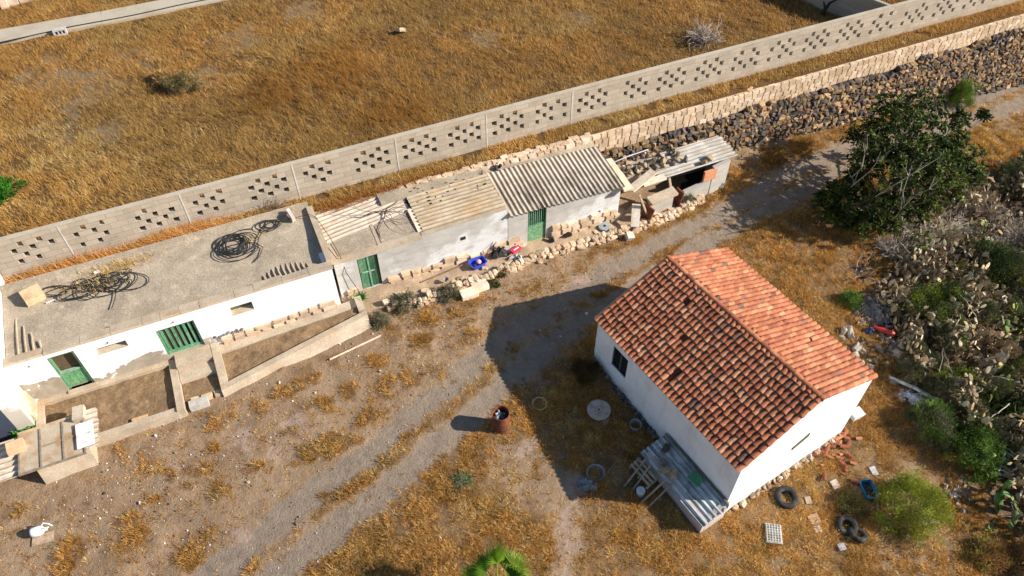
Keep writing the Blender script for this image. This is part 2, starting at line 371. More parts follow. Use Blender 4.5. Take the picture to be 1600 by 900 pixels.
def block_mat(name, light, dark, grout, bw=.5, bh=.25, white=None):
    m, t, b = newmat(name, .92); oc = NN(t, 'ShaderNodeTexCoord').outputs['Object']; sx = NN(t, 'ShaderNodeSeparateXYZ'); t.links.new(oc, sx.inputs[0])
    cb = NN(t, 'ShaderNodeCombineXYZ'); t.links.new(mth(t, 'ADD', sx.outputs[0], sx.outputs[1]), cb.inputs[0]); t.links.new(sx.outputs[2], cb.inputs[1])
    br = NN(t, 'ShaderNodeTexBrick'); t.links.new(cb.outputs[0], br.inputs['Vector']); br.inputs['Scale'].default_value = 1
    br.inputs['Brick Width'].default_value = bw; br.inputs['Row Height'].default_value = bh; br.inputs['Mortar Size'].default_value = .012; br.inputs['Mortar Smooth'].default_value = .3
    br.inputs['Color1'].default_value = (*light, 1); br.inputs['Color2'].default_value = (*dark, 1); br.inputs['Mortar'].default_value = (*grout, 1); br.inputs['Bias'].default_value = -.2
    col = mix(t, mth(t, 'MULTIPLY', ramp(t, noise(t, oc, 1.1, 7, .7), .4, .7), .6), br.outputs['Color'], tuple(c * .68 for c in light))
    if white: col = mix(t, ramp(t, noise(t, oc, .55, 5, .6), .5, .62), col, white)
    mp = NN(t, 'ShaderNodeMapping'); mp.inputs['Scale'].default_value = (1.2, 1.2, 9); t.links.new(oc, mp.inputs[0])
    col = mix(t, mth(t, 'MULTIPLY', ramp(t, noise(t, mp.outputs[0], 1.0, 6, .7), .52, .72), .5), col, tuple(c * .5 for c in dark))
    t.links.new(col, b.inputs['Base Color'])
    h = mth(t, 'ADD', mth(t, 'MULTIPLY', br.outputs['Fac'], -1.0), mth(t, 'MULTIPLY', noise(t, oc, 22, 5), .6)); bump(t, b, h, .4, .012); return m
M['block'] = block_mat('concrete_block', (.46, .42, .37), (.38, .345, .30), (.44, .41, .37))
M['block_white'] = block_mat('limewashed_block', (.50, .47, .43), (.42, .39, .35), (.5, .47, .43), white=(.66, .65, .63))
M['breeze'] = block_mat('grey_breeze_block', (.47, .39, .30), (.36, .295, .225), (.30, .25, .19), .6, .25)

def facade_mat():
    m, t, b = newmat('limewash_over_cement', .9); oc = NN(t, 'ShaderNodeTexCoord').outputs['Object']; sx = NN(t, 'ShaderNodeSeparateXYZ'); t.links.new(oc, sx.inputs[0])
    white = mix(t, ramp(t, noise(t, oc, 1.5, 6), .5, .8), (.82, .82, .81), (.74, .73, .70))
    lim = mth(t, 'ADD', mth(t, 'ADD', sx.outputs[2], .3), mth(t, 'MULTIPLY', noise(t, oc, .9, 7, .62), -1.5))
    lim = mth(t, 'ADD', lim, mth(t, 'MULTIPLY', ramp(t, sx.outputs[0], -3.9, -4.5), -.5))
    m1 = ramp(t, lim, .37, .34)                                            # bare render low on the wall, ragged edge
    m2 = ramp(t, sx.outputs[0], .9, .5)
    bare = mix(t, ramp(t, noise(t, oc, 2.1, 7, .65), .4, .65), (.40, .335, .255), (.30, .25, .19))
    bare = mix(t, ramp(t, noise(t, oc, 3.1, 7, .6), .60, .66), bare, (.8, .79, .77))
    col = mix(t, mth(t, 'MULTIPLY', m1, m2), white, bare)
    t.links.new(col, b.inputs['Base Color']); bump(t, b, noise(t, oc, 9, 6), .25, .012); return m
M['facade'] = facade_mat()

def ground_mat():
    m, t, b = newmat('yard_earth', .95, .15); pos = NN(t, 'ShaderNodeNewGeometry').outputs['Position']
    a = NN(t, 'ShaderNodeAttribute', attribute_name='mask'); se = NN(t, 'ShaderNodeSeparateColor'); t.links.new(a.outputs['Color'], se.inputs[0])
    dirt = mix(t, ramp(t, noise(t, pos, .7, 8, .68), .35, .65), (.325, .222, .138), (.235, .157, .097))
    dirt = mix(t, ramp(t, noise(t, pos, 5.5, 7, .7), .55, .72), dirt, (.335, .235, .155))
    dirt = mix(t, mth(t, 'MULTIPLY', ramp(t, noise(t, pos, 2.3, 7, .7), .5, .68), .8), dirt, (.25, .14, .06))
    trk = mix(t, ramp(t, noise(t, pos, 3, 8, .7), .35, .7), (.26, .20, .148), (.20, .152, .112))
    gr = mix(t, ramp(t, noise(t, pos, 2.4, 8, .7), .35, .65), (.23, .138, .065), (.145, .09, .048))  # earth colour under grass, darkened to hold the shadows between tufts
    n1 = mth(t, 'MULTIPLY_ADD', noise(t, pos, 2.5, 7, .7), .9); n1.node.inputs[2].default_value = -.45
    tf = ramp(t, mth(t, 'ADD', se.outputs[1], n1), .2, .8); gf = ramp(t, mth(t, 'ADD', se.outputs[0], n1), .25, .85)
    col = mix(t, tf, dirt, trk); col = mix(t, gf, col, gr)
    pf = ramp(t, mth(t, 'ADD', se.outputs[2], n1), .3, .6); col = mix(t, pf, col, mix(t, noise(t, pos, 6, 6), (.36, .25, .185), (.29, .21, .16)))
    col = mix(t, NN(t, 'ShaderNodeAttribute', attribute_name='gap_shade').outputs['Fac'], col, mix(t, ramp(t, noise(t, pos, 4, 7, .7), .35, .65), (.085, .06, .042), (.15, .115, .085)))  # ravine floor darkened: shade between the pads put into the colour
    vo = NN(t, 'ShaderNodeTexVoronoi'); vo.inputs['Scale'].default_value = 26; t.links.new(pos, vo.inputs['Vector'])
    sp = mth(t, 'MULTIPLY', ramp(t, vo.outputs['Distance'], .3, .12), ramp(t, noise(t, pos, 9, 4), .5, .62))
    col = mix(t, mth(t, 'MULTIPLY', sp, .55), col, mix(t, noise(t, pos, 40, 2), (.42, .36, .31), (.14, .11, .09)))
    f = mth(t, 'MULTIPLY_ADD', ramp(t, noise(t, pos, 38, 5, .75), .3, .7), .5); f.node.inputs[2].default_value = .75
    cc = NN(t, 'ShaderNodeCombineColor'); [t.links.new(f, cc.inputs[i]) for i in range(3)]; col = mix(t, 1.0, col, cc.outputs[0], 'MULTIPLY')
    t.links.new(col, b.inputs['Base Color'])
    h = mth(t, 'ADD', mth(t, 'ADD', noise(t, pos, 14, 8, .72), mth(t, 'MULTIPLY', noise(t, pos, 3, 5), 1.6)), mth(t, 'MULTIPLY', sp, .5)); bump(t, b, h, .75, .05); return m
M['ground'] = ground_mat()
def field_mat():
    m, t, b = newmat('field_earth', .95, .1); pos = NN(t, 'ShaderNodeNewGeometry').outputs['Position']
    a = NN(t, 'ShaderNodeAttribute', attribute_name='mask'); se = NN(t, 'ShaderNodeSeparateColor'); t.links.new(a.outputs['Color'], se.inputs[0])
    col = mix(t, ramp(t, noise(t, pos, 1.1, 8, .7), .35, .65), (.16, .088, .034), (.105, .058, .025))
    col = mix(t, ramp(t, noise(t, pos, 3.7, 8, .7), .5, .7), col, (.21, .13, .06))
    col = mix(t, ramp(t, mth(t, 'ADD', se.outputs[0], mth(t, 'MULTIPLY', noise(t, pos, 1.8, 7, .7), .6)), .55, .95), col, mix(t, noise(t, pos, 5, 6), (.25, .18, .105), (.19, .135, .078)))
    t.links.new(col, b.inputs['Base Color']); bump(t, b, noise(t, pos, 9, 8, .75), .9, .08); return m
M['field'] = field_mat()
M['road'] = mk('pale_concrete', (.46, .395, .30), (.38, .315, .23), .8, .4, .7, fine=.12, fsc=20, bmp=.3, bsc=15, c3=(.33, .25, .17), sc3=1.6, lo3=.6, hi3=.75)

# ------------------------------------------------------------------ ground
LANES = [gpts([(270, 960), (330, 900), (420, 832), (510, 757), (600, 697), (653, 643), (700, 607), (760, 556), (850, 490), (950, 425), (1060, 368), (1150, 318), (1215, 280), (1300, 240), (1400, 200), (1500, 161), (1600, 129), (1760, 84)]),
         gpts([(360, 960), (440, 895), (500, 848), (560, 800), (633, 740), (700, 680), (750, 633), (800, 590), (880, 525), (960, 470), (1060, 410), (1150, 352), (1220, 312), (1300, 270), (1400, 228), (1500, 192), (1600, 158), (1760, 108)])]
PALE = gpts([(900, 745), (892, 790), (884, 850), (878, 920)])
HEAVY = gpts([(430, 1000), (475, 900), (530, 850), (600, 795), (655, 738), (705, 692), (745, 655), (800, 610), (850, 575), (905, 535), (985, 470), (1080, 412), (1180, 350), (1260, 310), (1330, 275), (1420, 235), (1520, 200), (1620, 165), (1700, 150), (1950, 500), (1750, 1150), (400, 1150)])
THIN = gpts([(745, 700), (800, 672), (850, 695), (905, 750), (915, 810), (900, 870), (860, 900), (850, 820), (780, 760)])
THIN2 = gpts([(1370, 800), (1440, 700), (1470, 700), (1480, 800), (1500, 900), (1370, 900)])
SHEDR = gpts([(1000, 352), (1090, 310), (1160, 262), (1190, 236), (1270, 205), (1360, 185), (1500, 145), (1620, 115), (1620, 120), (1500, 152), (1400, 190), (1300, 228), (1205, 270), (1140, 308), (1060, 352), (960, 400), (900, 415), (930, 390)])
STRIP = [gpts([(505, 800), (540, 770), (610, 712), (690, 640), (740, 600), (770, 578)]), gpts([(930, 452), (1010, 415), (1090, 378), (1180, 330), (1230, 300), (1320, 258), (1420, 215), (1520, 178), (1640, 138)])]
UPPER = gpts([(610, 478), (700, 470), (790, 445), (900, 412), (930, 425), (840, 475), (790, 500), (760, 540), (700, 570), (640, 560), (590, 520)])
BLOBS = [(205, 835, .8), (105, 868, .8), (310, 735, .55), (300, 720, .4), (345, 775, .6), (520, 690, .8), (480, 708, .55), (592, 615, .6), (575, 648, .4), (545, 680, .6), (300, 876, .5), (280, 885, .6), (20, 800, .5), (350, 655, .5), (400, 640, .5), (455, 610, .6), (430, 560, .5), (520, 560, .5), (480, 585, .6), (610, 520, .6), (650, 540, .5), (590, 560, .5), (230, 700, .4), (420, 700, .4), (330, 690, .35), (640, 600, .5), (700, 590, .6), (290, 770, .35), (250, 790, .3), (390, 880, .3), (400, 730, .4), (500, 640, .5), (545, 610, .4), (680, 500, .6), (735, 520, .5), (715, 485, .5)]
BL = [(*G(a, b)[:2], r) for a, b, r in BLOBS]
PB = [(*G(a, b)[:2], r) for a, b, r in ((268, 702, .35), (286, 722, .35), (385, 688, .6), (430, 702, .6), (372, 838, .5), (450, 660, .5), (820, 700, .5), (330, 610, .4), (910, 430, .5))]
CACT = gpts([(1640, 235), (1560, 262), (1500, 300), (1450, 325), (1410, 352), (1392, 420), (1362, 455), (1345, 490), (1385, 530), (1400, 590), (1450, 640), (1490, 690), (1545, 715), (1555, 780), (1600, 880), (1640, 960), (2000, 960), (2000, 200)])
iR = iROW
def rowst(x, y): return iR[0, 0]*x + iR[0, 1]*y + iR[0, 3], iR[1, 0]*x + iR[1, 1]*y + iR[1, 3]

def masks(x, y):
    wx = x + (fbm(x, y, 1.1, 5, 3) - .5) * 1.1 + (fbm(x, y, 5, 3, 4) - .5) * .35; wy = y + (fbm(x, y, 1.1, 5, 8) - .5) * 1.1 + (fbm(x, y, 5, 3, 9) - .5) * .35
    tr = np.zeros_like(x)
    for ln in LANES: tr = np.maximum(tr, 1 - sstep(.18, .72, dline(x * .6 + wx * .4, y * .6 + wy * .4, ln)))
    f1 = fbm(x, y, .9, 5, 21)
    g = 1.0 * sstep(-.35, .35, sdpoly(wx, wy, HEAVY)) * (.6 + .4 * sstep(.3, .5, f1))
    g *= 1 - .6 * sstep(-.4, .3, sdpoly(wx, wy, THIN)); g *= 1 - .45 * sstep(-.4, .3, sdpoly(wx, wy, THIN2))
    g = np.maximum(g, .95 * sstep(-.3, .3, sdpoly(wx, wy, SHEDR)))
    for sp, w in ((STRIP[0], .36), (STRIP[1], .30)): g = np.maximum(g, .95 * (1 - sstep(w - .15, w + .15, dline(wx, wy, sp))))
    for bx, by, r in BL: g = np.maximum(g, .8 * (1 - sstep(r * .45, r * 1.0, np.hypot(wx - bx, wy - by))) * sstep(.3, .5, f1 + .12))
    g = np.maximum(g, .55 * sstep(-.3, .4, sdpoly(wx, wy, UPPER)) * sstep(.48, .6, fbm(x, y, 1.6, 4, 33)))
    g = np.maximum(g, .42 * sstep(.56, .68, fbm(x, y, 1.3, 5, 40)))
    g = g * (1 - .93 * tr)
    cam_ = sstep(-.2, .5, sdpoly(wx, wy, CACT)); g = g * (1 - .85 * cam_)
    p = .62 * (1 - sstep(.0, .5, dline(x * .6 + wx * .4, y * .6 + wy * .4, PALE))) * (.5 + .5 * sstep(.35, .55, fbm(x, y, 2.2, 4, 61)))
    for bx, by, r in PB: p = np.maximum(p, .7 * (1 - sstep(.2 * r, r, np.hypot(wx - bx, wy - by)))); g = g * (1 - .6 * p)
    grey = sstep(-.3, .4, sdpoly(wx, wy, THIN)) * .55
    tr2 = np.maximum(tr, grey * .8)
    # gravelly triangle beside the lanes in front of the house
    return np.clip(g, 0, 1), np.clip(tr2, 0, 1), np.clip(p, 0, 1), cam_

def setmask(me, a):
    at_ = me.attributes.new('mask', 'FLOAT_COLOR', 'POINT'); at_.data.foreach_set('color', a.astype(np.float32).ravel())
def axis(a, b, st, lo, hi):
    m = list(np.arange(a, b + 1e-6, st)); k = st
    l = []; v = a
    while v > lo: k *= 1.45; v -= k; l.append(v)
    k = st; r = []; v = m[-1]
    while v < hi: k *= 1.45; v += k; r.append(v)
    return np.array(l[::-1] + m + r)
def gridmesh(S, Tt):
    ss, tt = np.meshgrid(S, Tt); ns, nt_ = len(S), len(Tt)
    x = ROW[0, 0]*ss + ROW[0, 1]*tt + ROW[0, 3]; y = ROW[1, 0]*ss + ROW[1, 1]*tt + ROW[1, 3]
    i = np.arange(ns - 1); j = np.arange(nt_ - 1); ii, jj = np.meshgrid(i, j); b = (jj * ns + ii).ravel()
    return x.ravel(), y.ravel(), np.stack([b, b+1, b+1+ns, b+ns], 1)
def micro(x, y): return (fbm(x, y, 1.2, 4, 90) - .5) * .10 + (fbm(x, y, 6, 3, 95) - .5) * .035
S = axis(-15, 46, .13, -320, 320); Tt = axis(-25, 3.1, .13, -320, 3.15)
Tt = np.concatenate([Tt[Tt < 3.05], [3.1]])
gx, gy, gf = gridmesh(S, Tt); g_, t_, p_, c_ = masks(gx, gy)
gz = T(gx, gy) + micro(gx, gy) * (1 - .6 * t_) + g_ * .03
mb = MB().add(np.stack([gx, gy, gz], 1), gf); o = solo('ground', mb, M['ground'], kind='structure', smooth=True)
setmask(o.data, np.stack([g_, t_, p_, np.ones_like(g_)], 1)); at2 = o.data.attributes.new('gap_shade', 'FLOAT', 'POINT'); at2.data.foreach_set('value', c_.astype(np.float32))

# upper field on its terrace, 2.5 m up
ZF = 2.5
def fz(x, y): s, t = rowst(x, y); return ZF + (fbm(x, y, .8, 4, 50) - .5) * .16 * sstep(3.5, 6, t)
S = axis(-15, 46, .3, -320, 320); Tt = axis(3.3, 30, .3, 3.25, 320); Tt = Tt[Tt >= 3.28]
fx, fy, ff = gridmesh(S, Tt); fzv = fz(fx, fy)
PALEF = [(at(760, 60, ZF)[:2], 1.6), (at(900, 30, ZF)[:2], 1.4), (at(380, 60, ZF)[:2], 2.2), (at(90, 200, ZF)[:2], 2.0), (at(130, 130, ZF)[:2], 3.2), (at(210, 100, ZF)[:2], 2.2), (at(60, 110, ZF)[:2], 2.0), (at(470, 20, ZF)[:2], 2.0), (at(330, 120, ZF)[:2], 1.5), (at(180, 200, ZF)[:2], 1.6)]
ORNG = [(at(520, 120, ZF)[:2], 4.0), (at(620, 175, ZF)[:2], 3.0), (at(440, 150, ZF)[:2], 3.0)]
def fpale(x, y):
    w = np.zeros_like(x)
    for (c, r) in PALEF: w = np.maximum(w, 1 - sstep(.2 * r, r, np.hypot(x - c[0], y - c[1])))
    return w * (.4 + .6 * sstep(.4, .6, fbm(x, y, 1.3, 4, 71)))
def forng(x, y):
    w = np.zeros_like(x)
    for (c, r) in ORNG: w = np.maximum(w, 1 - sstep(.2 * r, r, np.hypot(x - c[0], y - c[1])))
    return w
mb = MB().add(np.stack([fx, fy, fzv], 1), ff)
ns = len(S); e0 = np.stack([fx[:ns], fy[:ns], fzv[:ns]], 1); e1 = e0.copy(); e1[:, 2] = -6
k = np.arange(ns - 1); mb.add(np.concatenate([e0, e1]), np.stack([k + ns, k + ns + 1, k + 1, k], 1))
o = solo('upper_field', mb, M['field'], kind='structure')
pm = fpale(fx, fy); pm = np.concatenate([pm, np.zeros(2 * ns)]); setmask(o.data, np.stack([pm, pm, pm, np.ones_like(pm)], 1))

# concrete track at the far edge of the field
mb = MB()
ra = [W(ROW, -60, 21.2), W(ROW, -10.8, 21.35), W(ROW, -6.1, 21.15), W(ROW, -.2, 21.1), W(ROW, 30, 21.0)]
for i in range(len(ra) - 1):
    a, b_ = ra[i], ra[i + 1]; u = b_ - a; u /= np.linalg.norm(u); n_ = np.array([-u[1], u[0], 0]) * .62
    mb.hexa([(*(a - n_)[:2], 2.4), (*(b_ - n_)[:2], 2.4), (*(b_ + n_)[:2], 2.4), (*(a + n_)[:2], 2.4)], [(*(a - n_)[:2], 2.63), (*(b_ - n_)[:2], 2.63), (*(b_ + n_)[:2], 2.63), (*(a + n_)[:2], 2.63)])
solo('track', mb, M['road'], kind='structure')

# ------------------------------------------------------------------ wall builders
def wall_cells(mb, x0, x1, z0, z1, y0, y1, holes, top=None):
    # wall along x with rectangular openings (xa, xb, za, zb); open reveals
    xs = sorted({x0, x1, *[v for h in holes for v in h[:2]]}); zs = sorted({z0, z1, *[v for h in holes for v in h[2:4]]})
    xs = [v for v in xs if x0 - 1e-6 <= v <= x1 + 1e-6]; zs = [v for v in zs if z0 - 1e-6 <= v <= z1 + 1e-6]
    nx, nz = len(xs) - 1, len(zs) - 1; sol = np.ones((nx, nz), bool)
    cx = (np.array(xs[:-1]) + np.array(xs[1:])) / 2; cz = (np.array(zs[:-1]) + np.array(zs[1:])) / 2
    for h in holes: sol[np.ix_((cx > h[0]) & (cx < h[1]), (cz > h[2]) & (cz < h[3]))] = False
    V = {}; vl = []; F = []
    def vid(i, j, k):
        q = (i, j, k)
        if q not in V:
            V[q] = len(vl); z = zs[j]
            if top is not None and j == nz: z = top(xs[i])
            vl.append((xs[i], (y0, y1)[k], z))
        return V[q]
    for i in range(nx):
        for j in range(nz):
            if not sol[i, j]: continue
            F.append((vid(i,j,0), vid(i+1,j,0), vid(i+1,j+1,0), vid(i,j+1,0))); F.append((vid(i+1,j,1), vid(i,j,1), vid(i,j+1,1), vid(i+1,j+1,1)))
            if i == 0 or not sol[i-1, j]: F.append((vid(i,j,1), vid(i,j,0), vid(i,j+1,0), vid(i,j+1,1)))
            if i == nx-1 or not sol[i+1, j]: F.append((vid(i+1,j,0), vid(i+1,j,1), vid(i+1,j+1,1), vid(i+1,j+1,0)))
            if j == 0 or not sol[i, j-1]: F.append((vid(i,j,0), vid(i,j,1), vid(i+1,j,1), vid(i+1,j,0)))
            if j == nz-1 or not sol[i, j+1]: F.append((vid(i,j+1,0), vid(i+1,j+1,0), vid(i+1,j+1,1), vid(i,j+1,1)))
    mb.add(vl, F); return mb
CREAM = [L(228, 204, 174), L(222, 196, 164), L(236, 214, 188), L(214, 188, 158), L(228, 200, 168), L(208, 184, 156)]
def creamcol(n): c = np.array(CREAM)[rng.integers(0, len(CREAM), n)] * rng.uniform(.72, .90, (n, 1)); return c
def masonry(mb, x0, x1, zf0, zf1, y, rows, ln=.42, depth=.12, jit=.04, colf=creamcol, boxy=.9, gap=.975, jv=.07):
    # courses of squared stones standing proud of plane y (towards -y); zf0, zf1: bottom / top heights as functions of x
    P, Sz = [], []
    for r in range(rows):
        x = x0 + rng.uniform(0, ln * .5)
        while x < x1:
            l = ln * rng.uniform(.65, 1.35); xc = x + l / 2
            a, b = zf0(xc), zf1(xc); h = (b - a) / rows
            if xc < x1: P.append((xc, y + rng.uniform(-jit, jit) * .5, a + (r + .5) * h)); Sz.append((l / 2 * gap, depth, h / 2 * gap * rng.uniform(.9, 1.08)))
            x += l
    n = len(P)
    if n: mb.rocks(P, Sz, colf(n), boxy, jv, np.stack([euler(*rng.normal(0, .5 * jv, 3)) for _ in range(n)]))
    return mb
def corr(mb, x0, x1, y0, y1, zf, axis, pitch=.2, amp=.03, th=.012, jag=0.0):
    # corrugated sheet: ribs run along `axis` (0: along x, 1: along y); zf(x, y) base height
    n = max(8, int(round((((y1 - y0) if axis == 0 else (x1 - x0)) / pitch) * 8))); m = 8
    if axis == 0: a = np.linspace(x0, x1, m + 1); c = np.linspace(y0, y1, n + 1)
    else: a = np.linspace(x0, x1, n + 1); c = np.linspace(y0, y1, m + 1)
    A, B = np.meshgrid(a, c); ph = (B if axis == 0 else A)
    if jag:
        if axis == 0: A = A + np.where((A == x1), np.repeat(rng.uniform(-jag, jag, (A.shape[0], 1)), A.shape[1], 1), 0)
    Zt = zf(A, B) + amp * np.cos(ph / pitch * 2 * math.pi)
    Q = np.stack([A, B, Zt], -1).reshape(-1, 3); w, h = A.shape[1], A.shape[0]
    ii, jj = np.meshgrid(np.arange(w - 1), np.arange(h - 1)); b = (jj * w + ii).ravel(); F = np.stack([b, b+1, b+1+w, b+w], 1)
    Q2 = Q.copy(); Q2[:, 2] -= th; N = len(Q)
    bd = np.concatenate([np.arange(w - 1), np.arange(w - 1, h * w - 1, w), np.arange(h * w - 1, (h - 1) * w, -1), np.arange((h - 1) * w, 0, -w)])
    nx = np.concatenate([bd[1:], bd[:1]])
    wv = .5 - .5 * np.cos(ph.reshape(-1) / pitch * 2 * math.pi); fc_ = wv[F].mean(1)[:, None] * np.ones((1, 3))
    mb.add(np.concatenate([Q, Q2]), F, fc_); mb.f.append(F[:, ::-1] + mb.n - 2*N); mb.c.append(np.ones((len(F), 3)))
    mb.f.append(np.stack([bd, bd + N, nx + N, nx], 1) + mb.n - 2*N); mb.c.append(np.ones((len(bd), 3))); return mb
def flat(z): return lambda *a: z if len(a) == 1 else z + 0 * a[0]
def zg(s, t): p = W(ROW, s, t); return float(T(p[0], p[1]))
def zh(x, y): p = W(HSE, x, y); return float(T(p[0], p[1]))

# ------------------------------------------------------------------ pierced breeze-block wall across the middle
PIERS = [-12.3, -8.26, -4.19, -.14, 3.85, 7.63]
while PIERS[-1] < 48: PIERS.append(PIERS[-1] + 3.82)
WT, WB = 4.18, 2.2
bw = thing('breeze_block_wall', 'long grey breeze block wall pierced with small square holes above the sheds', 'wall', ROW, (16, 4.32, WB))
holes = []
for a, b in zip(PIERS[:-1], PIERS[1:]):
    for gi, q in enumerate((.25, .75)):
        c = a + (b - a) * q
        for r in range(4):
            z = 3.10 + (3 - r) * .25; k3 = (r % 2 == 1) and (gi == 1 or c > 2)
            xs_ = [-.6, 0, .6] if k3 else ([-.3, .3] if r % 2 == 0 else [-.6, 0])
            for x in xs_:
                if rng.random() < .04: continue
                x = c + x + rng.normal(0, .012); w_ = .094 + rng.uniform(-.012, .012); holes.append((x - w_, x + w_, z - .112, z + .112))
mb = wall_cells(MB(), -16, 48, WB, WT, 4.25, 4.40, holes)
part('block_face', mb, M['breeze'], bw, ROW)
mb = MB().box(-16, 48, 4.235, 4.415, WT, WT + .035, (1, 1, 1))
part('coping', mb, M['road'], bw, ROW)
M['mortar'] = mk('pale_mortar', (.58, .54, .49), (.45, .42, .38), 2, fine=.1)
for i, p in enumerate(PIERS[:7]): part('mortar_joint', MB().box(p - .024, p + .024, 4.238, 4.25, WB, WT - .003), M['mortar'], bw, ROW)
# wall meeting it at right angles at the far right
mb = wall_cells(MB(), 0, 12, WB, 3.9, -.09, .09, [])
solo('block_wall', mb, M['breeze'], 'low grey block wall running away behind the pierced wall at the top edge', 'wall', frame(*W(ROW, 28.5, 4.5)[:2], 0, ROW_A + math.radians(112)))
solo('ruined_wall', MB().box(-.25, .1, -.1, .5, 2.4, 3.2, (.75, .55, .42)).box(.12, .55, .1, .5, 2.4, 2.85, (.6, .48, .38)).box(.6, 1.9, .25, .5, 2.4, 2.7, (.55, .42, .33)).rocks([(-.5, .2, 2.6), (2.2, .3, 2.55)], [(.25, .2, .18)] * 2, (.5, .4, .3)), M['cream'],
     'broken stub of pale wall standing beyond the concrete track in the corner', 'wall', frame(*W(ROW, -10.4, 24.2)[:2], 0, ROW_A))

# ------------------------------------------------------------------ retaining wall of field stone with cream block courses on top
rw = thing('retaining_wall', 'dark field stone retaining wall topped with cream tufa courses', 'wall', ROW, (28, 3.0, -1.2))
def creambot(s): return 1.42 + .012 * (s - 14) + .10 * math.sin(s * 1.3) + .08 * math.sin(s * .37 + 1) + (.28 if s < 15 else 0) * max(0, min(1, (15 - s) / 3))
mb = MB().box(11.9, 62, 3.18, 3.5, -4, 2.40, np.array(L(205, 180, 150)) * .8); masonry(mb, 11.9, 50, creambot, flat(2.47), 3.22, 4, .36, .09, .012, boxy=1.0, gap=1.0, jv=.03)
n = 110; P = np.stack([np.linspace(11.9, 50, n), rng.uniform(3.36, 3.40, n), rng.uniform(2.43, 2.45, n)], 1)
mb.rocks(P, np.stack([np.full(n, .21), rng.uniform(.13, .17, n), rng.uniform(.05, .06, n)], 1), creamcol(n), .95, .05, rotz(rng.normal(0, .04, n)))
part('cream_course', mb, M['cream'], rw, ROW)
mb = MB(); mb.add([(11.9, 2.62, -4), (62, 2.62, -4), (62, 3.2, 1.75), (11.9, 3.2, 1.75)], [(0, 1, 2, 3)], (.05, .045, .04))
P, Sz = [], []
s = 11.9
LAV = [L(104, 100, 100), L(120, 112, 108), L(92, 88, 90), L(136, 124, 112), L(168, 146, 118), L(180, 158, 128), L(150, 132, 108), L(188, 166, 138), L(134, 118, 100), L(112, 106, 106), L(158, 126, 98)]
zr = -2.6
while zr < 1.9:
    h = rng.uniform(.19, .26); s = 11.7 + rng.uniform(0, .2)
    while s < 48:
        l = rng.uniform(.16, .44); xc = s + l / 2; z = zr + rng.uniform(-.05, .05)
        if z < creambot(xc) + .02 and z > zg(xc, 2.5) - .3:
            P.append((xc, 2.62 + (z + 1.2) / 3.1 * .55 + rng.uniform(-.025, .03), z)); Sz.append((l / 2 * 1.0, .17, h / 2 * rng.uniform(.85, 1.3)))
        s += l
    zr += h
n = len(P); lc = np.array(LAV)[rng.integers(0, len(LAV), n)] * rng.uniform(.55, 1.0, (n, 1))
lc = lc * np.array([.98, .87, .74])
mb.rocks(P, Sz, lc, .72, .2, np.stack([euler(*rng.normal(0, .2, 3)) for _ in range(n)]))
part('field_stone_face', mb, M['lava'], rw, ROW)
# the cream wall goes on behind the sheds
rb = thing('cream_stone_wall', 'cream squared stone wall edge behind the corrugated shed roofs', 'wall', ROW, (8, 3.3, 2.0))
mb = MB().box(3.6, 11.88, 3.12, 3.4, .5, 2.50, (.5, .4, .3)); masonry(mb, 3.6, 11.9, flat(2.1), flat(2.54), 3.1, 2, .4, .12, .05)
n = 55; P = np.stack([np.linspace(3.6, 11.8, n), rng.uniform(3.2, 3.36, n), rng.uniform(2.50, 2.54, n)], 1)
mb.rocks(P, np.stack([rng.uniform(.10, .2, n), rng.uniform(.09, .13, n), rng.uniform(.04, .08, n)], 1), creamcol(n), .8, .08, rotz(rng.normal(0, .15, n)))
part('stone_course', mb, M['cream'], rb, ROW)

# ------------------------------------------------------------------ white flat-roofed building
wb = thing('white_building', 'long low whitewashed building with flat cement roof and green doors', 'building', ROW, (-5.2, 1.7, .3))
D1 = (-9.46, -8.64, .72, 2.5); D2 = (-6.16, -4.9, .86, 2.24); W1 = (-8.08, -7.1, 1.95, 2.26); W2 = (-3.68, -2.92, 1.86, 2.28)
def wbot(s): return .25 if s < -4.9 else 1.02 + .1 * math.sin(s * 2.1) * .4 + .012 * (s + 4)
mb = wall_cells(MB(), -10.6, 0, .25, 2.70, 0, .28, [D1, D2, W1, W2])
mb.box(-10.6, .0, 3.28, 3.5, .25, 2.8)
mb.box(-.25, -.003, .283, 3.277, .25, 2.66)
part('wall', mb, M['facade'], wb, ROW)
mb = MB(); masonry(mb, -4.55, .02, lambda s: .62 + .03 * (s + 4.5), lambda s: 1.02 + .10 * math.sin(s * 1.3 + 2) * .5 + .022 * (s + 4.5), -.02, 2, .5, .10, .03)
n = 26; P = np.stack([np.linspace(-4.5, -.6, n), rng.uniform(-.03, .0, n), 1.06 + .03 * np.linspace(0, 3, n) + rng.uniform(-.02, .05, n)], 1)
mb.rocks(P[:7], np.stack([rng.uniform(.05, .10, 7), np.full(7, .05), rng.uniform(.03, .05, 7)], 1), np.array(L(120, 112, 105)) * np.ones((7, 1)), .6, .2)
part('stone_plinth', mb, M['cream'], wb, ROW)
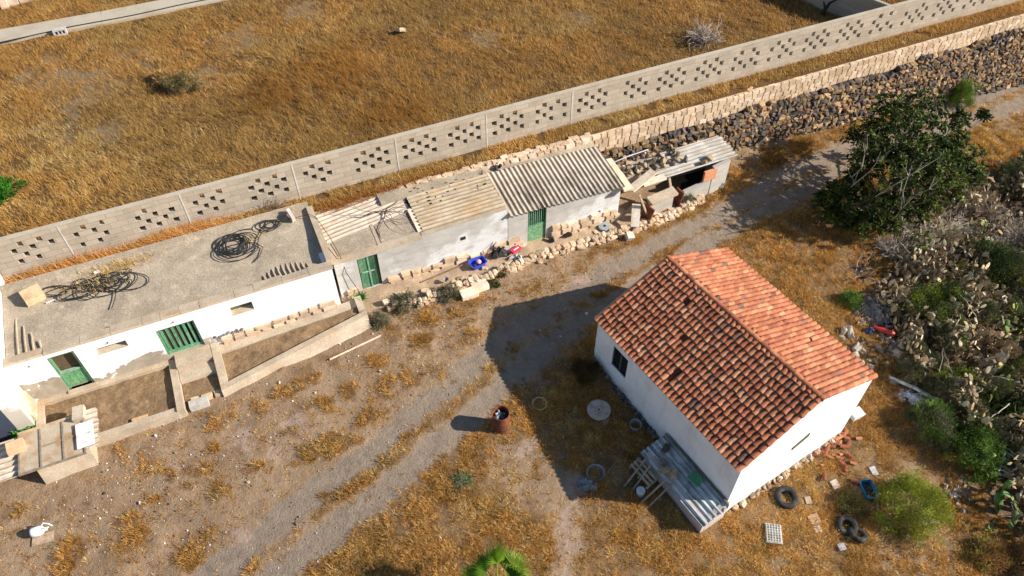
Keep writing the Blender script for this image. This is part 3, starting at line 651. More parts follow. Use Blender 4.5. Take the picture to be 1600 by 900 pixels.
# roof: slab falling slightly to the front, coping strips, right-hand upstand
xs = np.linspace(-10.6, -.1, 90); ys = np.linspace(.28, 3.3, 28); A, B = np.meshgrid(xs, ys)
Zr = 2.60 + (B / 3.3) * .22 + (fbm(A, B, 1.6, 4, 5) - .5) * .07; q = np.stack([A, B, Zr], -1).reshape(-1, 3); w_ = len(xs)
ii, jj = np.meshgrid(np.arange(w_ - 1), np.arange(len(ys) - 1)); b_ = (jj * w_ + ii).ravel()
part('roof', MB().add(q, np.stack([b_, b_+1, b_+1+w_, b_+w_], 1)), M['cement'], wb, ROW, smooth=True)
mb = MB(); s = -10.6
while s < .02:
    l = min(rng.uniform(.5, 1.3), .06 - s); mb.hexa([(s, -.04, 2.703), (s + l - .012, -.04, 2.703), (s + l - .012, .3, 2.62), (s, .3, 2.62)], [(s, -.04 + rng.uniform(0, .03), 2.80 + rng.uniform(-.02, .02)), (s + l - .012, -.04 + rng.uniform(0, .03), 2.80 + rng.uniform(-.02, .02)), (s + l - .012, .3 + rng.uniform(-.04, .05), 2.77), (s, .3 + rng.uniform(-.04, .05), 2.77)]); s += l
    if l < .1: break
part('front_coping', mb, M['render'], wb, ROW)
mb = MB(); mb.hexa([(-10.6, 3.22, 2.79), (0, 3.22, 2.79), (0, 3.5, 2.803), (-10.6, 3.5, 2.803)], [(-10.6, 3.25, 2.93), (0, 3.25, 2.93), (0, 3.5, 2.95), (-10.6, 3.5, 2.95)])
part('rear_coping', mb, M['cement'], wb, ROW)
mb = MB().hexa([(-.1, .31, 2.55), (.12, .31, 2.55), (.12, 3.2, 2.6), (-.1, 3.2, 2.6)], [(-.1, .31, 2.95), (.12, .31, 2.95), (.12, 3.2, 2.93), (-.1, 3.2, 2.93)]); part('end_upstand', mb, M['render'], wb, ROW)
mb = MB()
for i in range(10):
    s = -2.25 + i * .17; l = .25 + .35 * math.sin((i + .5) / 10 * math.pi); mb.tube([(s + .03, .34, 2.66), (s - .01, .34 + l / 2, 2.675), (s - .03, .34 + l, 2.665)], [.035, .035, .02], 6); part('mortar_rib', mb, M['render'], wb, ROW); mb = MB()
for i in range(4):
    s = -10.2 + i * .23; l = 1.6 - i * .42; mb.tube([(s, .34, 2.66), (s - .02, .34 + l / 2, 2.70), (s - .03, .34 + l, 2.73)], [.035, .035, .02], 6); part('mortar_rib', mb, M['render'], wb, ROW); mb = MB()
# green door with open upper half
def leaf_planks(mb, x0, x1, y, z0, z1, n, th=.04, col=(1, 1, 1), gap=.008):
    w = (x1 - x0) / n
    for i in range(n): mb.box(x0 + i * w + gap / 2, x0 + (i + 1) * w - gap / 2, y, y + th, z0, z1, tuple(np.array(col) * rng.uniform(.85, 1.15)))
dm = MB(); leaf_planks(dm, D1[0] + .07, D1[1] - .07, .10, D1[2] + .04, 1.52, 4, col=(1.25, 1.35, 1.15))
d = part('door', dm, M['green'], wb, ROW)
part('door_frame', MB().box(D1[0] + .002, D1[0] + .07, .03, .2, D1[2], D1[3]).box(D1[1] - .07, D1[1] - .002, .03, .2, D1[2], D1[3]).box(D1[0] + .07, D1[1] - .07, .03, .2, D1[3] - .06, D1[3] - .003).box(D1[0] + .07, D1[1] - .07, .08, .17, 1.52, 1.57, (2.2, 1.5, 2.0)), M['green'], d)
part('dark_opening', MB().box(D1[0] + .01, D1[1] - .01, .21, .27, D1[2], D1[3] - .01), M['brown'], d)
part('door_sill', MB().box(D1[0] - .04, D1[1] + .06, -.12, .1, D1[2] - .07, D1[2]), M['render'], d)
def window(spec, deep=.22):
    f = part('window', MB().box(spec[0] + .01, spec[1] - .01, deep, deep + .05, spec[2] + .01, spec[3] - .01, (.8, .8, .8)), M['olive'], wb, ROW)
    part('sill', MB().hexa([(spec[0] + .004, .002, spec[2]), (spec[1] - .004, .002, spec[2]), (spec[1] - .004, deep, spec[2]), (spec[0] + .004, deep, spec[2])], [(spec[0] + .004, -.02, spec[2] + .02), (spec[1] - .004, -.02, spec[2] + .02), (spec[1] - .004, deep, spec[2] + .06), (spec[0] + .004, deep, spec[2] + .06)]), M['render'], f)
M['olive'] = mk('olive_board', (.12, .13, .075), (.09, .10, .06), 4, fine=.1); window(W1); window(W2)
# barred gate
dm = MB(); nb = 6; w_ = (D2[1] - D2[0] - .16) / nb
for i in range(nb): dm.box(D2[0] + .08 + i * w_ + .02, D2[0] + .08 + (i + 1) * w_ - .075, .10, .135, D2[2] + .12, D2[3] - .09, tuple(np.array((.9, 1.0, 1.05)) * rng.uniform(.85, 1.2)))
g = part('barred_gate', dm, M['green'], wb, ROW)
part('gate_frame', MB().box(D2[0] + .004, D2[0] + .08, .05, .17, D2[2], D2[3] - .004).box(D2[1] - .08, D2[1] - .004, .05, .17, D2[2], D2[3] - .004).box(D2[0] + .08, D2[1] - .08, .05, .17, D2[3] - .09, D2[3] - .004, (.6, .6, .6)).box(D2[0] + .08, D2[1] - .08, .08, .15, D2[2], D2[2] + .12, (1.3, 1.3, 1.3)), M['green'], g)
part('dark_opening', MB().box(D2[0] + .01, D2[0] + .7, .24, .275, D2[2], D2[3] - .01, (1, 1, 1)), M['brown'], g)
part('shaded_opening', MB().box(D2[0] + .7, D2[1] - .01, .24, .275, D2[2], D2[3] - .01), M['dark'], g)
for sx, z in ((-10.0, 2.42), (-5.5, 2.45), (-7.6, 2.42)): part('spout', MB().tube([(sx, .0, z), (sx, -.06, z - .01)], .018, 6), M['rubber'], wb, ROW)

# white wing coming forward on the left
wg = thing('white_wing', 'white wing of the house at the left edge taller than the flat roof', 'building', ROW, (-13, 0, .2))
part('wall', MB().box(-15.5, -10.62, -.95, 4.1, .0, 3.02), M['white'], wg, ROW)
part('roof', MB().box(-15.3, -10.85, -.75, 3.9, 3.022, 3.05), M['cement'], wg, ROW)
part('doorway', MB().box(-12.2, -11.1, -.96, -.94, .3, 1.9), mk('navy_door', (.05, .06, .09), None), wg, ROW)
part('corner_plaster', MB().hexa([(-10.62, -.75, .3), (-10.5, -.75, .3), (-10.5, -.02, .5), (-10.62, -.02, .5)], [(-10.62, -.75, 1.0), (-10.56, -.75, .9), (-10.56, -.02, 1.35), (-10.62, -.02, 1.45)]), M['render'], wg, ROW)

# ------------------------------------------------------------------ planters and steps in front of it
pl = thing('planter', 'low cement walled planter of bare brown earth beside the half open green door', 'planter', ROW, (-8.3, -1.2, .25))
mb = MB().box(-10.58, -6.24, -2.3, -2.06, .05, .60).box(-6.24, -6.0, -2.28, -.02, .05, .66).box(-10.6, -6.245, -.2, -.003, .05, .66).box(-10.58, -10.32, -2.055, -.205, .05, .64)
part('rim', mb, M['render'], pl, ROW)
xs = np.linspace(-10.4, -6.2, 60); ys = np.linspace(-2.1, -.15, 26); A, B = np.meshgrid(xs, ys); Zs = .44 + (B + 2) * .05 + (fbm(A, B, 3, 4, 15) - .5) * .12; w_ = 60
ii, jj = np.meshgrid(np.arange(59), np.arange(25)); b_ = (jj * w_ + ii).ravel(); Fq = np.stack([b_, b_+1, b_+1+w_, b_+w_], 1)
part('earth', MB().add(np.stack([A, B, Zs], -1).reshape(-1, 3), Fq), M['soil'], pl, ROW, smooth=True)
pl2 = thing('planter', 'wedge shaped cement planter below the small window right of the steps', 'planter', ROW, (-2, -1.0, .3))
mb = MB().hexa([(-4.75, -2.12, .1), (.75, -1.55, .1), (.75, -.62, .1), (-4.75, -1.68, .1)], [(-4.75, -1.98, .58), (.75, -.92, .80), (.75, -.68, .80), (-4.75, -1.74, .58)])
mb.hexa([(-4.75, -1.735, .1), (-4.48, -1.69, .1), (-4.48, -.02, .1), (-4.75, -.02, .1)], [(-4.75, -1.735, .60), (-4.48, -1.69, .60), (-4.48, -.02, .84), (-4.75, -.02, .84)]); mb.hexa([(-4.475, -.42, .1), (.5, -.42, .1), (.5, -.004, .1), (-4.475, -.004, .1)], [(-4.475, -.40, .60), (.5, -.36, .74), (.5, -.004, .78), (-4.475, -.004, .66)])
mb.hexa([(.503, -.65, .1), (.75, -.65, .1), (.75, .0, .1), (.503, .0, .1)], [(.503, -.655, .86), (.75, -.655, .86), (.75, .0, .9), (.503, .0, .9)])
part('rim', mb, M['render'], pl2, ROW)
q0 = np.linspace(-4.5, .52, 60); A = np.repeat(q0[None], 20, 0); u_ = np.linspace(0, 1, 20)[:, None]; B = (-1.72 + (A + 4.75) * .19) * (1 - u_) + (-.42) * u_
Zs = .44 + .05 * (A + 4.5) * .8 + u_ * .12 + (fbm(A, B, 3, 4, 16) - .5) * .12; ii, jj = np.meshgrid(np.arange(59), np.arange(19)); b_ = (jj * 60 + ii).ravel()
part('earth', MB().add(np.stack([A, B, Zs], -1).reshape(-1, 3), np.stack([b_, b_+1, b_+61, b_+60], 1)), M['soil'], pl2, ROW, smooth=True)
sp = thing('entrance_steps', 'worn cement steps up to the green barred gate between two planters', 'steps', ROW, (-5.4, -.8, .3))
part('upper_step', MB().box(-5.98, -4.77, -.55, -.004, .1, .82), M['render'], sp, ROW)
part('lower_step', MB().box(-5.98, -4.77, -1.05, -.553, .1, .58), M['render'], sp, ROW)
mb = MB().box(-5.98, -4.77, -1.75, -1.053, .1, .42); part('landing_earth', mb, M['soil'], sp, ROW)
mb = MB(); masonry(mb, -6.0, -4.75, flat(.2), flat(.44), -1.85, 1, .4, .12, .03); part('edge_stone', mb, M['cream'], sp, ROW)

# ------------------------------------------------------------------ low shelter with a framed panel lying on it
sh = thing('low_shelter', 'low cement shelter roofed with ribbed sheets and an old framed panel', 'shelter', ROW, (-10.2, -2.1, .15))
mb = MB().hexa([(-10.55, -3.02, .02), (-8.95, -2.98, .02), (-8.95, -1.35, .02), (-10.55, -1.35, .02)], [(-10.55, -2.82, .86), (-8.95, -2.78, .86), (-8.95, -1.35, .86), (-10.55, -1.35, .86)])
mb.box(-12.0, -10.553, -1.6, -1.35, .02, .82); part('wall', mb, M['render'], sh, ROW)
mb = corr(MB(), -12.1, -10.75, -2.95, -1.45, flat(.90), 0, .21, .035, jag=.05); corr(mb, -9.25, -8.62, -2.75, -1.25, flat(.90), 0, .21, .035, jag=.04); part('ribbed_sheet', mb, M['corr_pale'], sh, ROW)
fp = part('panel', MB().box(-10.95, -9.05, -2.92, -1.42, .965, .985), mk('stained_board', (.44, .36, .26), (.36, .22, .11), 1.4, .45, .65, fine=.12, c3=(.50, .44, .36), sc3=1.9), sh, ROW)
mb = MB()
for x in (-10.98, -10.35, -9.68, -9.06): mb.box(x, x + .05, -2.95, -1.47, .986, 1.02, (.8, .8, .85))
mb.box(-10.98, -9.01, -1.44, -1.36, .94, 1.03, (1.6, 1.45, 1.25)); mb.box(-10.98, -9.01, -2.99, -2.952, .95, 1.02, (.8, .8, .85)); mb.box(-10.29, -9.07, -2.2, -2.16, .986, 1.012, (.9, .9, .9)); part('panel_frame', mb, M['wood'], fp)
SHT = ('weights on the low shelter roof',)
solo('stone_block', MB().obox((-11.0, -1.95, 1.1), (.5, .42, .2), euler(0, .12, .15), L(205, 172, 135)), M['cream'], 'tan stone block lying on the left end of the low shelter roof', 'block', ROW)
solo('stone_block', MB().obox((-9.1, -1.42, 1.09), (.34, .5, .2), euler(0, 0, -.08), L(190, 175, 155)), M['cream'], 'grey stone block at the back right corner of the low shelter roof', 'block', ROW)
solo('white_board', MB().obox((-8.98, -2.3, 1.06), (.52, .95, .03), euler(.02, 0, .0), (.80, .82, .84)).obox((-8.98, -2.3, 1.077), (.4, .02, .008), None, (.6, .62, .65)), M['plastic'], 'white plastic panel lying on the right end of the low shelter', 'panel', ROW)

# ------------------------------------------------------------------ block shed
def sbase(s): return .93 - .02 * s + .06 * math.sin(s * 1.9)
sa = thing('block_shed', 'grey block shed with closed dark green door and sunken cement roof', 'shed', ROW, (3.5, 1.8, .4))
GD = (.97, 1.74, .58, 2.24)
mb = wall_cells(MB(), .14, 6.93, .2, 2.42, .5, .68, [GD], top=lambda s: 2.40 + .02 * s); mb.box(.14, 6.93, 3.1, 3.118, .2, 2.3); mb.box(6.75, 6.93, .683, 3.1, .2, 2.36)
part('wall', mb, M['block_white'], sa, ROW)
mb = MB(); masonry(mb, 1.8, 7.7, lambda s: .2, lambda s: sbase(s) + .12 * math.sin(s * 3), .47, 3, .46, .11, .05); part('stone_base', mb, M['cream'], sa, ROW); mb = MB(); masonry(mb, .16, .95, flat(.3), flat(.85), .47, 2, .4, .08, .03); part('stone_base', mb, M['cream'], sa, ROW)
dm = MB(); leaf_planks(dm, GD[0] + .03, GD[0] + .38, .545, GD[2], GD[3] - .03, 2, col=(.85, .85, .85)); leaf_planks(dm, GD[0] + .40, GD[1] - .03, .565, GD[2], GD[3] - .03, 2, col=(.4, .44, .42))
d = part('door', dm, M['green'], sa, ROW); part('door_bar', MB().box(GD[0] + .1, GD[0] + .58, .52, .544, 1.42, 1.47, (2.2, 1.7, 2)).box(GD[0] + .36, GD[0] + .42, .515, .56, GD[2], GD[3] - .05, (1.6, 1.5, 1.6)), M['green'], d)
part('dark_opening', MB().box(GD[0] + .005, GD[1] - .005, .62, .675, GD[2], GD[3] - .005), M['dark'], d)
part('cement_roof', MB().poly([(.15, .49), (3.5, .49), (3.5, 2.25), (.15, 1.75)], 2.30, [2.41, 2.475, 2.44, 2.42]), M['render'], sa, ROW)
mb = MB().box(3.5, 6.9, .49, .70, 2.40, 2.44); mb.xf(np.array([[1,0,0,0],[0,1,0,0],[.02,0,1,-.02],[0,0,0,1]])); part('roof_edge', mb, M['render'], sa, ROW)
part('roof_panel', MB().hexa([(.4, .74, 2.425), (1.84, .74, 2.445), (1.86, 1.7, 2.44), (.3, 1.5, 2.43)], [(.4, .74, 2.435), (1.84, .74, 2.46), (1.86, 1.7, 2.455), (.3, 1.5, 2.44)]), M['cement'], sa, ROW)
part('roof_panel', MB().hexa([(2.02, .74, 2.455), (3.3, .74, 2.475), (3.3, 1.9, 2.45), (2.04, 1.75, 2.445)], [(2.02, .74, 2.465), (3.3, .74, 2.488), (3.3, 1.9, 2.462), (2.04, 1.75, 2.455)]), M['cement'], sa, ROW)
part('roof_batten', MB().hexa([(1.86, .7, 2.33), (1.98, .7, 2.33), (2.0, 1.98, 2.36), (1.88, 1.96, 2.36)], [(1.86, .7, 2.47), (1.98, .7, 2.47), (2.0, 1.98, 2.47), (1.88, 1.96, 2.47)]), M['render'], sa, ROW)
R1 = np.array([[math.cos(.14), -math.sin(.14), 0, 0], [math.sin(.14), math.cos(.14), 0, 0], [0, 0, 1, 0], [0, 0, 0, 1]])
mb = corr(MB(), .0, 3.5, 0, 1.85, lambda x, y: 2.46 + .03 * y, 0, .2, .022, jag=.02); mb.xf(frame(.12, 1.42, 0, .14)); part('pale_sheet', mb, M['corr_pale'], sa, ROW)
mb = MB().hexa([(3.42, .72, 2.33), (3.62, .72, 2.33), (3.62, 2.0, 2.36), (3.42, 2.0, 2.36)], [(3.42, .72, 2.52), (3.62, .72, 2.52), (3.62, 2.0, 2.54), (3.42, 2.0, 2.54)], np.array(L(235, 215, 190))); part('pale_kerb', mb, M['cream'], sa, ROW)
mb = MB(); n = 9; mb.rocks(np.stack([np.full(n, 3.34) + rng.uniform(-.03, .03, n), np.linspace(.8, 1.9, n), np.full(n, 2.40)], 1), (.06, .07, .06), (.06, .055, .05)); part('roof_rubble', mb, M['rock'], sa, ROW, kind='stuff')
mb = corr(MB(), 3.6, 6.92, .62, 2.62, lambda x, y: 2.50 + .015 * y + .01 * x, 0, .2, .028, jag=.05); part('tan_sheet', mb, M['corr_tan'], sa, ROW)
part('earth_roof', MB().poly([(2.6, 2.64), (6.95, 2.5), (6.95, 3.1), (2.6, 3.3)], 2.3, [2.60, 2.56, 2.52, 2.56]), M['cement'], sa, ROW)
mb = MB(); n = 40; mb.rocks(np.stack([rng.uniform(3.4, 6.9, n), rng.uniform(1.7, 3.0, n), np.full(n, 2.585)], 1), rng.uniform(.015, .045, (n, 3)), np.array(L(140, 110, 85)) * rng.uniform(.3, 1, (n, 1))); part('loose_stone', mb, M['rock'], sa, ROW, kind='stuff')
part('vent_opening', MB().box(4.98, 5.18, .485, .503, 1.62, 1.78), M['dark'], sa, ROW)
# second shed with the deep-ribbed grey roof
sb = thing('block_shed', 'grey block shed with deep ribbed dirty roof and green barred door', 'shed', ROW, (9.4, 1.8, .2))
BD = (7.79, 8.59, .26, 2.07)
def ztop(x, y): return 2.30 - (np.asarray(x) - 7) * .045 + (np.asarray(y) - .5) * .085
mb = wall_cells(MB(), 6.95, 11.9, -.1, 2.2, .5, .68, [BD], top=lambda s: float(ztop(s, .5)) - .05); mb.box(11.72, 11.9, .683, 2.7, -.1, 2.08); part('wall', mb, M['block_white'], sb, ROW)
mb = MB(); masonry(mb, 8.75, 11.9, lambda s: .05, lambda s: .88 - .03 * (s - 8.7) + .08 * math.sin(s * 3), .47, 3, .45, .10, .05); part('stone_base', mb, M['cream'], sb, ROW)
part('cement_rib', MB().hexa([(11.0, .42, .1), (11.16, .42, .1), (11.16, .5, .1), (11.0, .5, .1)], [(11.04, .44, .95), (11.14, .44, .95), (11.14, .5, .95), (11.04, .5, .95)]), M['white'], sb, ROW)
dm = MB().box(BD[0] + .03, BD[1] - .03, .56, .59, BD[2] + .02, 1.16, (1.5, 1.35, 1.3)); d = part('door', dm, M['green'], sb, ROW)
mb = MB().box(BD[0] + .003, BD[0] + .035, .53, .62, BD[2], BD[3] - .003, (.9, .9, .9)).box(BD[1] - .035, BD[1] - .003, .53, .62, BD[2], BD[3] - .003, (.9, .9, .9)).box(BD[0] + .035, BD[1] - .035, .53, .62, BD[3] - .05, BD[3] - .003, (.9, .9, .9)).box(BD[0] + .035, BD[1] - .035, .55, .6, 1.16, 1.2)
part('door_frame', mb, M['green'], d); mb = MB()
for i in range(8): x = BD[0] + .09 + i * .087; mb.box(x - .011, x + .011, .565, .585, 1.2, BD[3] - .05, (1.6, 1.5, 1.6))
part('door_bar', mb, M['green'], d); part('dark_opening', MB().box(BD[0] + .005, BD[1] - .005, .64, .675, BD[2], BD[3] - .005), mk('blue_black', (.02, .035, .045), None, fine=0, bmp=0), d)
part('door_step', MB().box(BD[0] - .05, BD[1] + .05, .3, .52, .1, BD[2]), M['render'], d)
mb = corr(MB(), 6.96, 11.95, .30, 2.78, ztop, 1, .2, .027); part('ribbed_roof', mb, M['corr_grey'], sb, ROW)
part('earth_roof', MB().poly([(6.96, 2.66), (11.9, 2.8), (11.9, 3.1), (6.96, 3.1)], 2.2, [2.43, 2.28, 2.33, 2.47]), M['cement'], sb, ROW)
solo('cream_slab', MB().obox((12.05, 1.1, 2.0), (.42, 1.9, .1), euler(0.06, .05, 0), L(228, 205, 175)), M['cream'], 'long pale slab lying along the end of the ribbed grey roof', 'slab', ROW)

# ------------------------------------------------------------------ collapsed hen house at the end of the row
ru = thing('collapsed_outhouse', 'half collapsed low outhouse with white ribbed roof and dark gaps', 'outbuilding', ROW, (14.8, .8, -.1))
def gz2(s): return zg(s, .4)
mb = MB()
mb.box(12.3, 17.6, 2.0, 2.2, -.5, 1.35); mb.hexa([(16.5, .55, -.5), (17.4, .70, -.5), (17.4, .88, -.5), (16.5, .73, -.5)], [(16.5, .55, 1.25), (17.4, .70, 1.28), (17.4, .88, 1.28), (16.5, .73, 1.25)]); mb.box(17.25, 17.42, .885, 1.98, -.5, 1.3)
mb.hexa([(13.3, .25, -.4), (14.5, .35, -.4), (14.5, .5, -.4), (13.3, .4, -.4)], [(13.3, .25, .72), (14.5, .35, .80), (14.5, .5, .80), (13.3, .4, .72)])
mb.hexa([(15.05, .40, -.5), (16.45, .55, -.5), (16.45, .7, -.5), (15.05, .55, -.5)], [(15.05, .40, .55), (16.45, .55, .62), (16.45, .7, .62), (15.05, .55, .55)])
part('wall', mb, M['block'], ru, ROW)
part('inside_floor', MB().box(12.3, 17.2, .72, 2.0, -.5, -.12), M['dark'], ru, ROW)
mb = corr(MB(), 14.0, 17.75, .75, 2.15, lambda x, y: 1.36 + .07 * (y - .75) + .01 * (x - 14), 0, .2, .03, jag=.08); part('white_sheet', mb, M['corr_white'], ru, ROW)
mb = MB().hexa([(12.4, 1.3, 1.30), (14.05, 1.3, 1.30), (14.05, 2.2, 1.34), (12.4, 2.2, 1.34)], [(12.4, 1.35, 1.42), (14.05, 1.3, 1.42), (14.05, 2.2, 1.46), (12.4, 2.2, 1.46)]); part('cement_slab', mb, M['cement'], ru, ROW)
part('front_lintel', MB().obox((13.85, .28, .86), (1.32, .44, .12), euler(0.15, -.03, .09), (.85, .83, .78)), M['render'], ru, ROW)
part('orange_brick_panel', MB().box(16.02, 16.62, .50, .60, .70, 1.22, L(214, 150, 112)), M['cream'], ru, ROW)
part('post', MB().bar((12.62, .2, 1.48), (12.95, -.05, .5), .07, .07, (1.5, 1.4, 1.2)), M['wood'], ru, ROW); part('post', MB().bar((14.35, .72, 1.35), (14.4, .55, .9), .08, .1, (1.3, 1.2, 1.1)), M['wood'], ru, ROW)
n = 58; mb = MB().rocks(np.stack([12.5 + 2.9 * rng.uniform(0, 1, n) ** 1.3, rng.uniform(1.3, 2.2, n), rng.uniform(1.44, 1.58, n)], 1), rng.uniform(.05, .19, (n, 3)) * np.array([1, 1, .6]), np.array(LAV)[rng.integers(3, 9, n)] * .9); part('roof_rubble', mb, M['rock'], ru, ROW, kind='stuff')
DEB = 'broken slabs on the collapsed outhouse'
solo('broken_slab', MB().obox((13.05, .75, 1.62), (1.45, .36, .07), euler(0, -.1, .35), L(205, 190, 168)), M['cream'], 'long pale slab slanting across the broken end of the outhouse roof', 'slab', ROW)
solo('broken_slab', MB().obox((13.6, .72, 1.46), (1.1, .32, .06), euler(.1, .02, .05), L(215, 200, 180)), M['cream'], 'pale slab along the broken front edge of the outhouse roof above the dark gap', 'slab', ROW)
solo('broken_slab', MB().obox((12.45, -.02, .55), (.35, .95, .08), euler(.7, 0, -.5), L(222, 210, 192)), M['cream'], 'pale slab leaning at the left corner of the collapsed outhouse', 'slab', ROW)
solo('rusty_sheet', MB().obox((13.05, .02, .35), (.07, .5, .85), euler(.1, .15, .3), (1, 1, 1)), M['rust'], 'upright rusty brown sheet in the gap at the left of the outhouse', 'metal sheet', ROW)
solo('rusty_sheet', MB().obox((14.78, .42, .35), (.06, .45, .8), euler(.1, .1, .2), (1.1, 1, 1)), M['rust'], 'upright rusty brown sheet in the middle doorway of the outhouse', 'metal sheet', ROW)
for k, (p, s_, lab) in enumerate([((15.5, 1.3, 1.52), .11, 'brown stone weighting the white ribbed roof near its left end'), ((16.1, .85, 1.50), .12, 'small dark stone at the front edge of the white ribbed roof'), ((16.5, 1.0, 1.49), .12, 'grey stone right of the dark one on the white ribbed roof')]):
    solo('roof_stone', MB().rocks([p], [(s_ * 1.4, s_, s_ * .8)], np.array(LAV[3 + k]) * .9), M['rock'], lab, 'stone', ROW, group='stones on the outhouse roof')
solo('pipe', MB().tube([(12.2, 2.3, 1.5), (13.3, 2.35, 1.62), (14.3, 2.42, 1.6)], .025, 6, L(200, 200, 205)), M['plastic'], 'thin pale pipe lying behind the collapsed outhouse', 'pipe', ROW)

# ------------------------------------------------------------------ dry stone kerb and earth bank along the sheds
EDGE = [(1.2, -.55), (2.9, -1.0), (5.6, -.75), (8.5, -.42), (11.4, -.4), (13.2, -.25), (14.8, -.05), (16.2, .35)]
def edget(s): return float(np.interp(s, [p[0] for p in EDGE], [p[1] for p in EDGE]))
def bankz(s): return zg(s, edget(s)) + float(np.interp(s, [0, 1.5, 3, 9, 12, 14, 16.2], [.06, .10, .09, .06, .06, .10, .08]))
dk = thing('dry_stone_kerb', 'low kerb of tumbled cream stones along the front of the sheds', 'wall', ROW, (8, -.5, .2))
mb = MB(); P, Sz = [], []
for r in range(2):
    s = 1.3 + rng.uniform(0, .2)
    while s < 16:
        l = rng.uniform(.16, .42); xc = s + l / 2
        P.append((xc, edget(xc) + .1 * r + rng.uniform(-.07, .09), zg(xc, edget(xc)) + .06 + r * .16 + rng.uniform(-.03, .03))); Sz.append((l / 2 * .95, rng.uniform(.10, .17), rng.uniform(.07, .11))); s += l * .96
for k in range(30):
    s = rng.uniform(1.4, 15.6); P.append((s, edget(s) + rng.uniform(.15, .55), bankz(s) + .02)); Sz.append(rng.uniform(.08, .24, 3) * np.array([1, .8, .45]))
n = len(P); mb.rocks(P, Sz, creamcol(n), .6, .16, np.stack([euler(*rng.normal(0, .12, 3)) for _ in range(n)])); part('stone', mb, M['cream'], dk, ROW)
xs = np.linspace(.1, 16.2, 170); rows_ = []
for k in range(9):
    f = k / 8; rows_.append([(s, edget(s) * (1 - f) + (.9 if s < 11.95 else 1.0) * f, bankz(s) + .05 * f) for s in xs])
q = np.array(rows_); q[..., 2] += (fbm(q[..., 0], q[..., 1], 3, 4, 77) - .5) * .10; w_ = 170
ii, jj = np.meshgrid(np.arange(w_ - 1), np.arange(8)); b_ = (jj * w_ + ii).ravel()
mbk = MB().add(q.reshape(-1, 3), np.stack([b_, b_+1, b_+1+w_, b_+w_], 1)); q1 = q[0].copy(); q2 = q1.copy(); q2[:, 2] -= .6; kk = np.arange(w_ - 1); mbk.add(np.concatenate([q1, q2]), np.stack([kk + w_, kk + w_ + 1, kk + 1, kk], 1))
solo('earth_bank', mbk, mk('pale_trodden_earth', (.42, .30, .195), (.32, .225, .15), 1.3, .35, .65, fine=.18, fsc=18, bmp=.6, bd=.03, bsc=10, c3=(.48, .37, .26), sc3=2.5), F=ROW, kind='structure', smooth=True)

# ------------------------------------------------------------------ tiled house
HL, HW, ZE, ZR = 6.913, 5.84, 2.2315, 3.492
hs = thing('tiled_house', 'white walled house with a red barrel tiled gable roof', 'house', HSE, (HL / 2, HW / 2, -.7))
WN = (.95, 1.72, .62, 1.68)
mb = wall_cells(MB(), .04, 6.87, -2.2, ZE - .02, .06, .3, [WN]); mb.box(.04, 6.87, HW - .3, HW - .06, -2.2, ZE - .02)
for xa, xb in ((.04, .28), (6.63, 6.87)):
    A = [(.301, -2.2), (HW - .301, -2.2), (HW - .301, ZE + .07), (HW / 2, ZR - .07), (.301, ZE + .07)]
    mb.add([(xa, y, z) for y, z in A] + [(xb, y, z) for y, z in A], [(i, (i + 1) % 5, 5 + (i + 1) % 5, 5 + i) for i in range(5)])
    mb.f.append(np.array([[4, 3, 2, 1, 0]]) + mb.n - 10); mb.c.append(np.ones((1, 3))); mb.f.append(np.array([[5, 6, 7, 8, 9]]) + mb.n - 10); mb.c.append(np.ones((1, 3)))
part('wall', mb, M['white'], hs, HSE)
wf = part('window', MB().box(WN[0] + .02, WN[1] - .02, .16, .18, WN[2] + .02, WN[3] - .02), M['glass'], hs, HSE)
mb = MB().box(WN[0] + .004, WN[0] + .06, .10, .2, WN[2] + .004, WN[3] - .004).box(WN[1] - .06, WN[1] - .004, .10, .2, WN[2] + .004, WN[3] - .004).box(WN[0] + .06, WN[1] - .06, .10, .2, WN[2] + .004, WN[2] + .06).box(WN[0] + .06, WN[1] - .06, .10, .2, WN[3] - .06, WN[3] - .004)
mb.box((WN[0]+WN[1])/2 - .03, (WN[0]+WN[1])/2 + .03, .11, .19, WN[2] + .06, WN[3] - .06, (3, 3, 3)); part('frame', mb, mk('black_frame', (.03, .03, .03), None, attr=True, fine=0, bmp=0), wf, HSE)
mb = MB().hexa([(6.872, 2.62, .86), (6.872, 3.28, 1.08), (6.90, 3.28, 1.08), (6.90, 2.62, .86)], [(6.872, 2.62, 1.02), (6.872, 3.28, 1.30), (6.90, 3.28, 1.30), (6.90, 2.62, 1.02)], (1, 1, 1)); part('vent_slot', mb, M['olive'], hs, HSE)
mb = MB(); masonry(mb, 0, 0, flat(0), flat(0), 0, 1)if False else None
mb = MB(); n = 60; yy = rng.uniform(.2, 5.7, n); zz = np.array([zh(6.95, y) for y in yy])
mb.rocks(np.stack([np.full(n, 6.88) + rng.uniform(-.05, .10, n), yy, zz + rng.uniform(-.02, .14, n)], 1), rng.uniform(.05, .13, (n, 3)), creamcol(n) * .75, .6, .2)
part('stone_footing', mb, M['cream'], hs, HSE); mb = MB(); n = 50; xx = rng.uniform(.0, 4, n); mb.rocks(np.stack([xx, np.full(n, .02) + rng.uniform(-.05, .04, n), np.array([zh(x, 0) for x in xx]) + rng.uniform(0, .15, n)], 1), rng.uniform(.05, .12, (n, 3)), np.array(LAV)[rng.integers(0, 5, n)] * .8, .6, .2); part('stone_footing', mb, M['cream'], hs, HSE, kind='stuff')
pitch = math.atan2(ZR - ZE, HW / 2); SL = math.hypot(ZR - ZE, HW / 2)
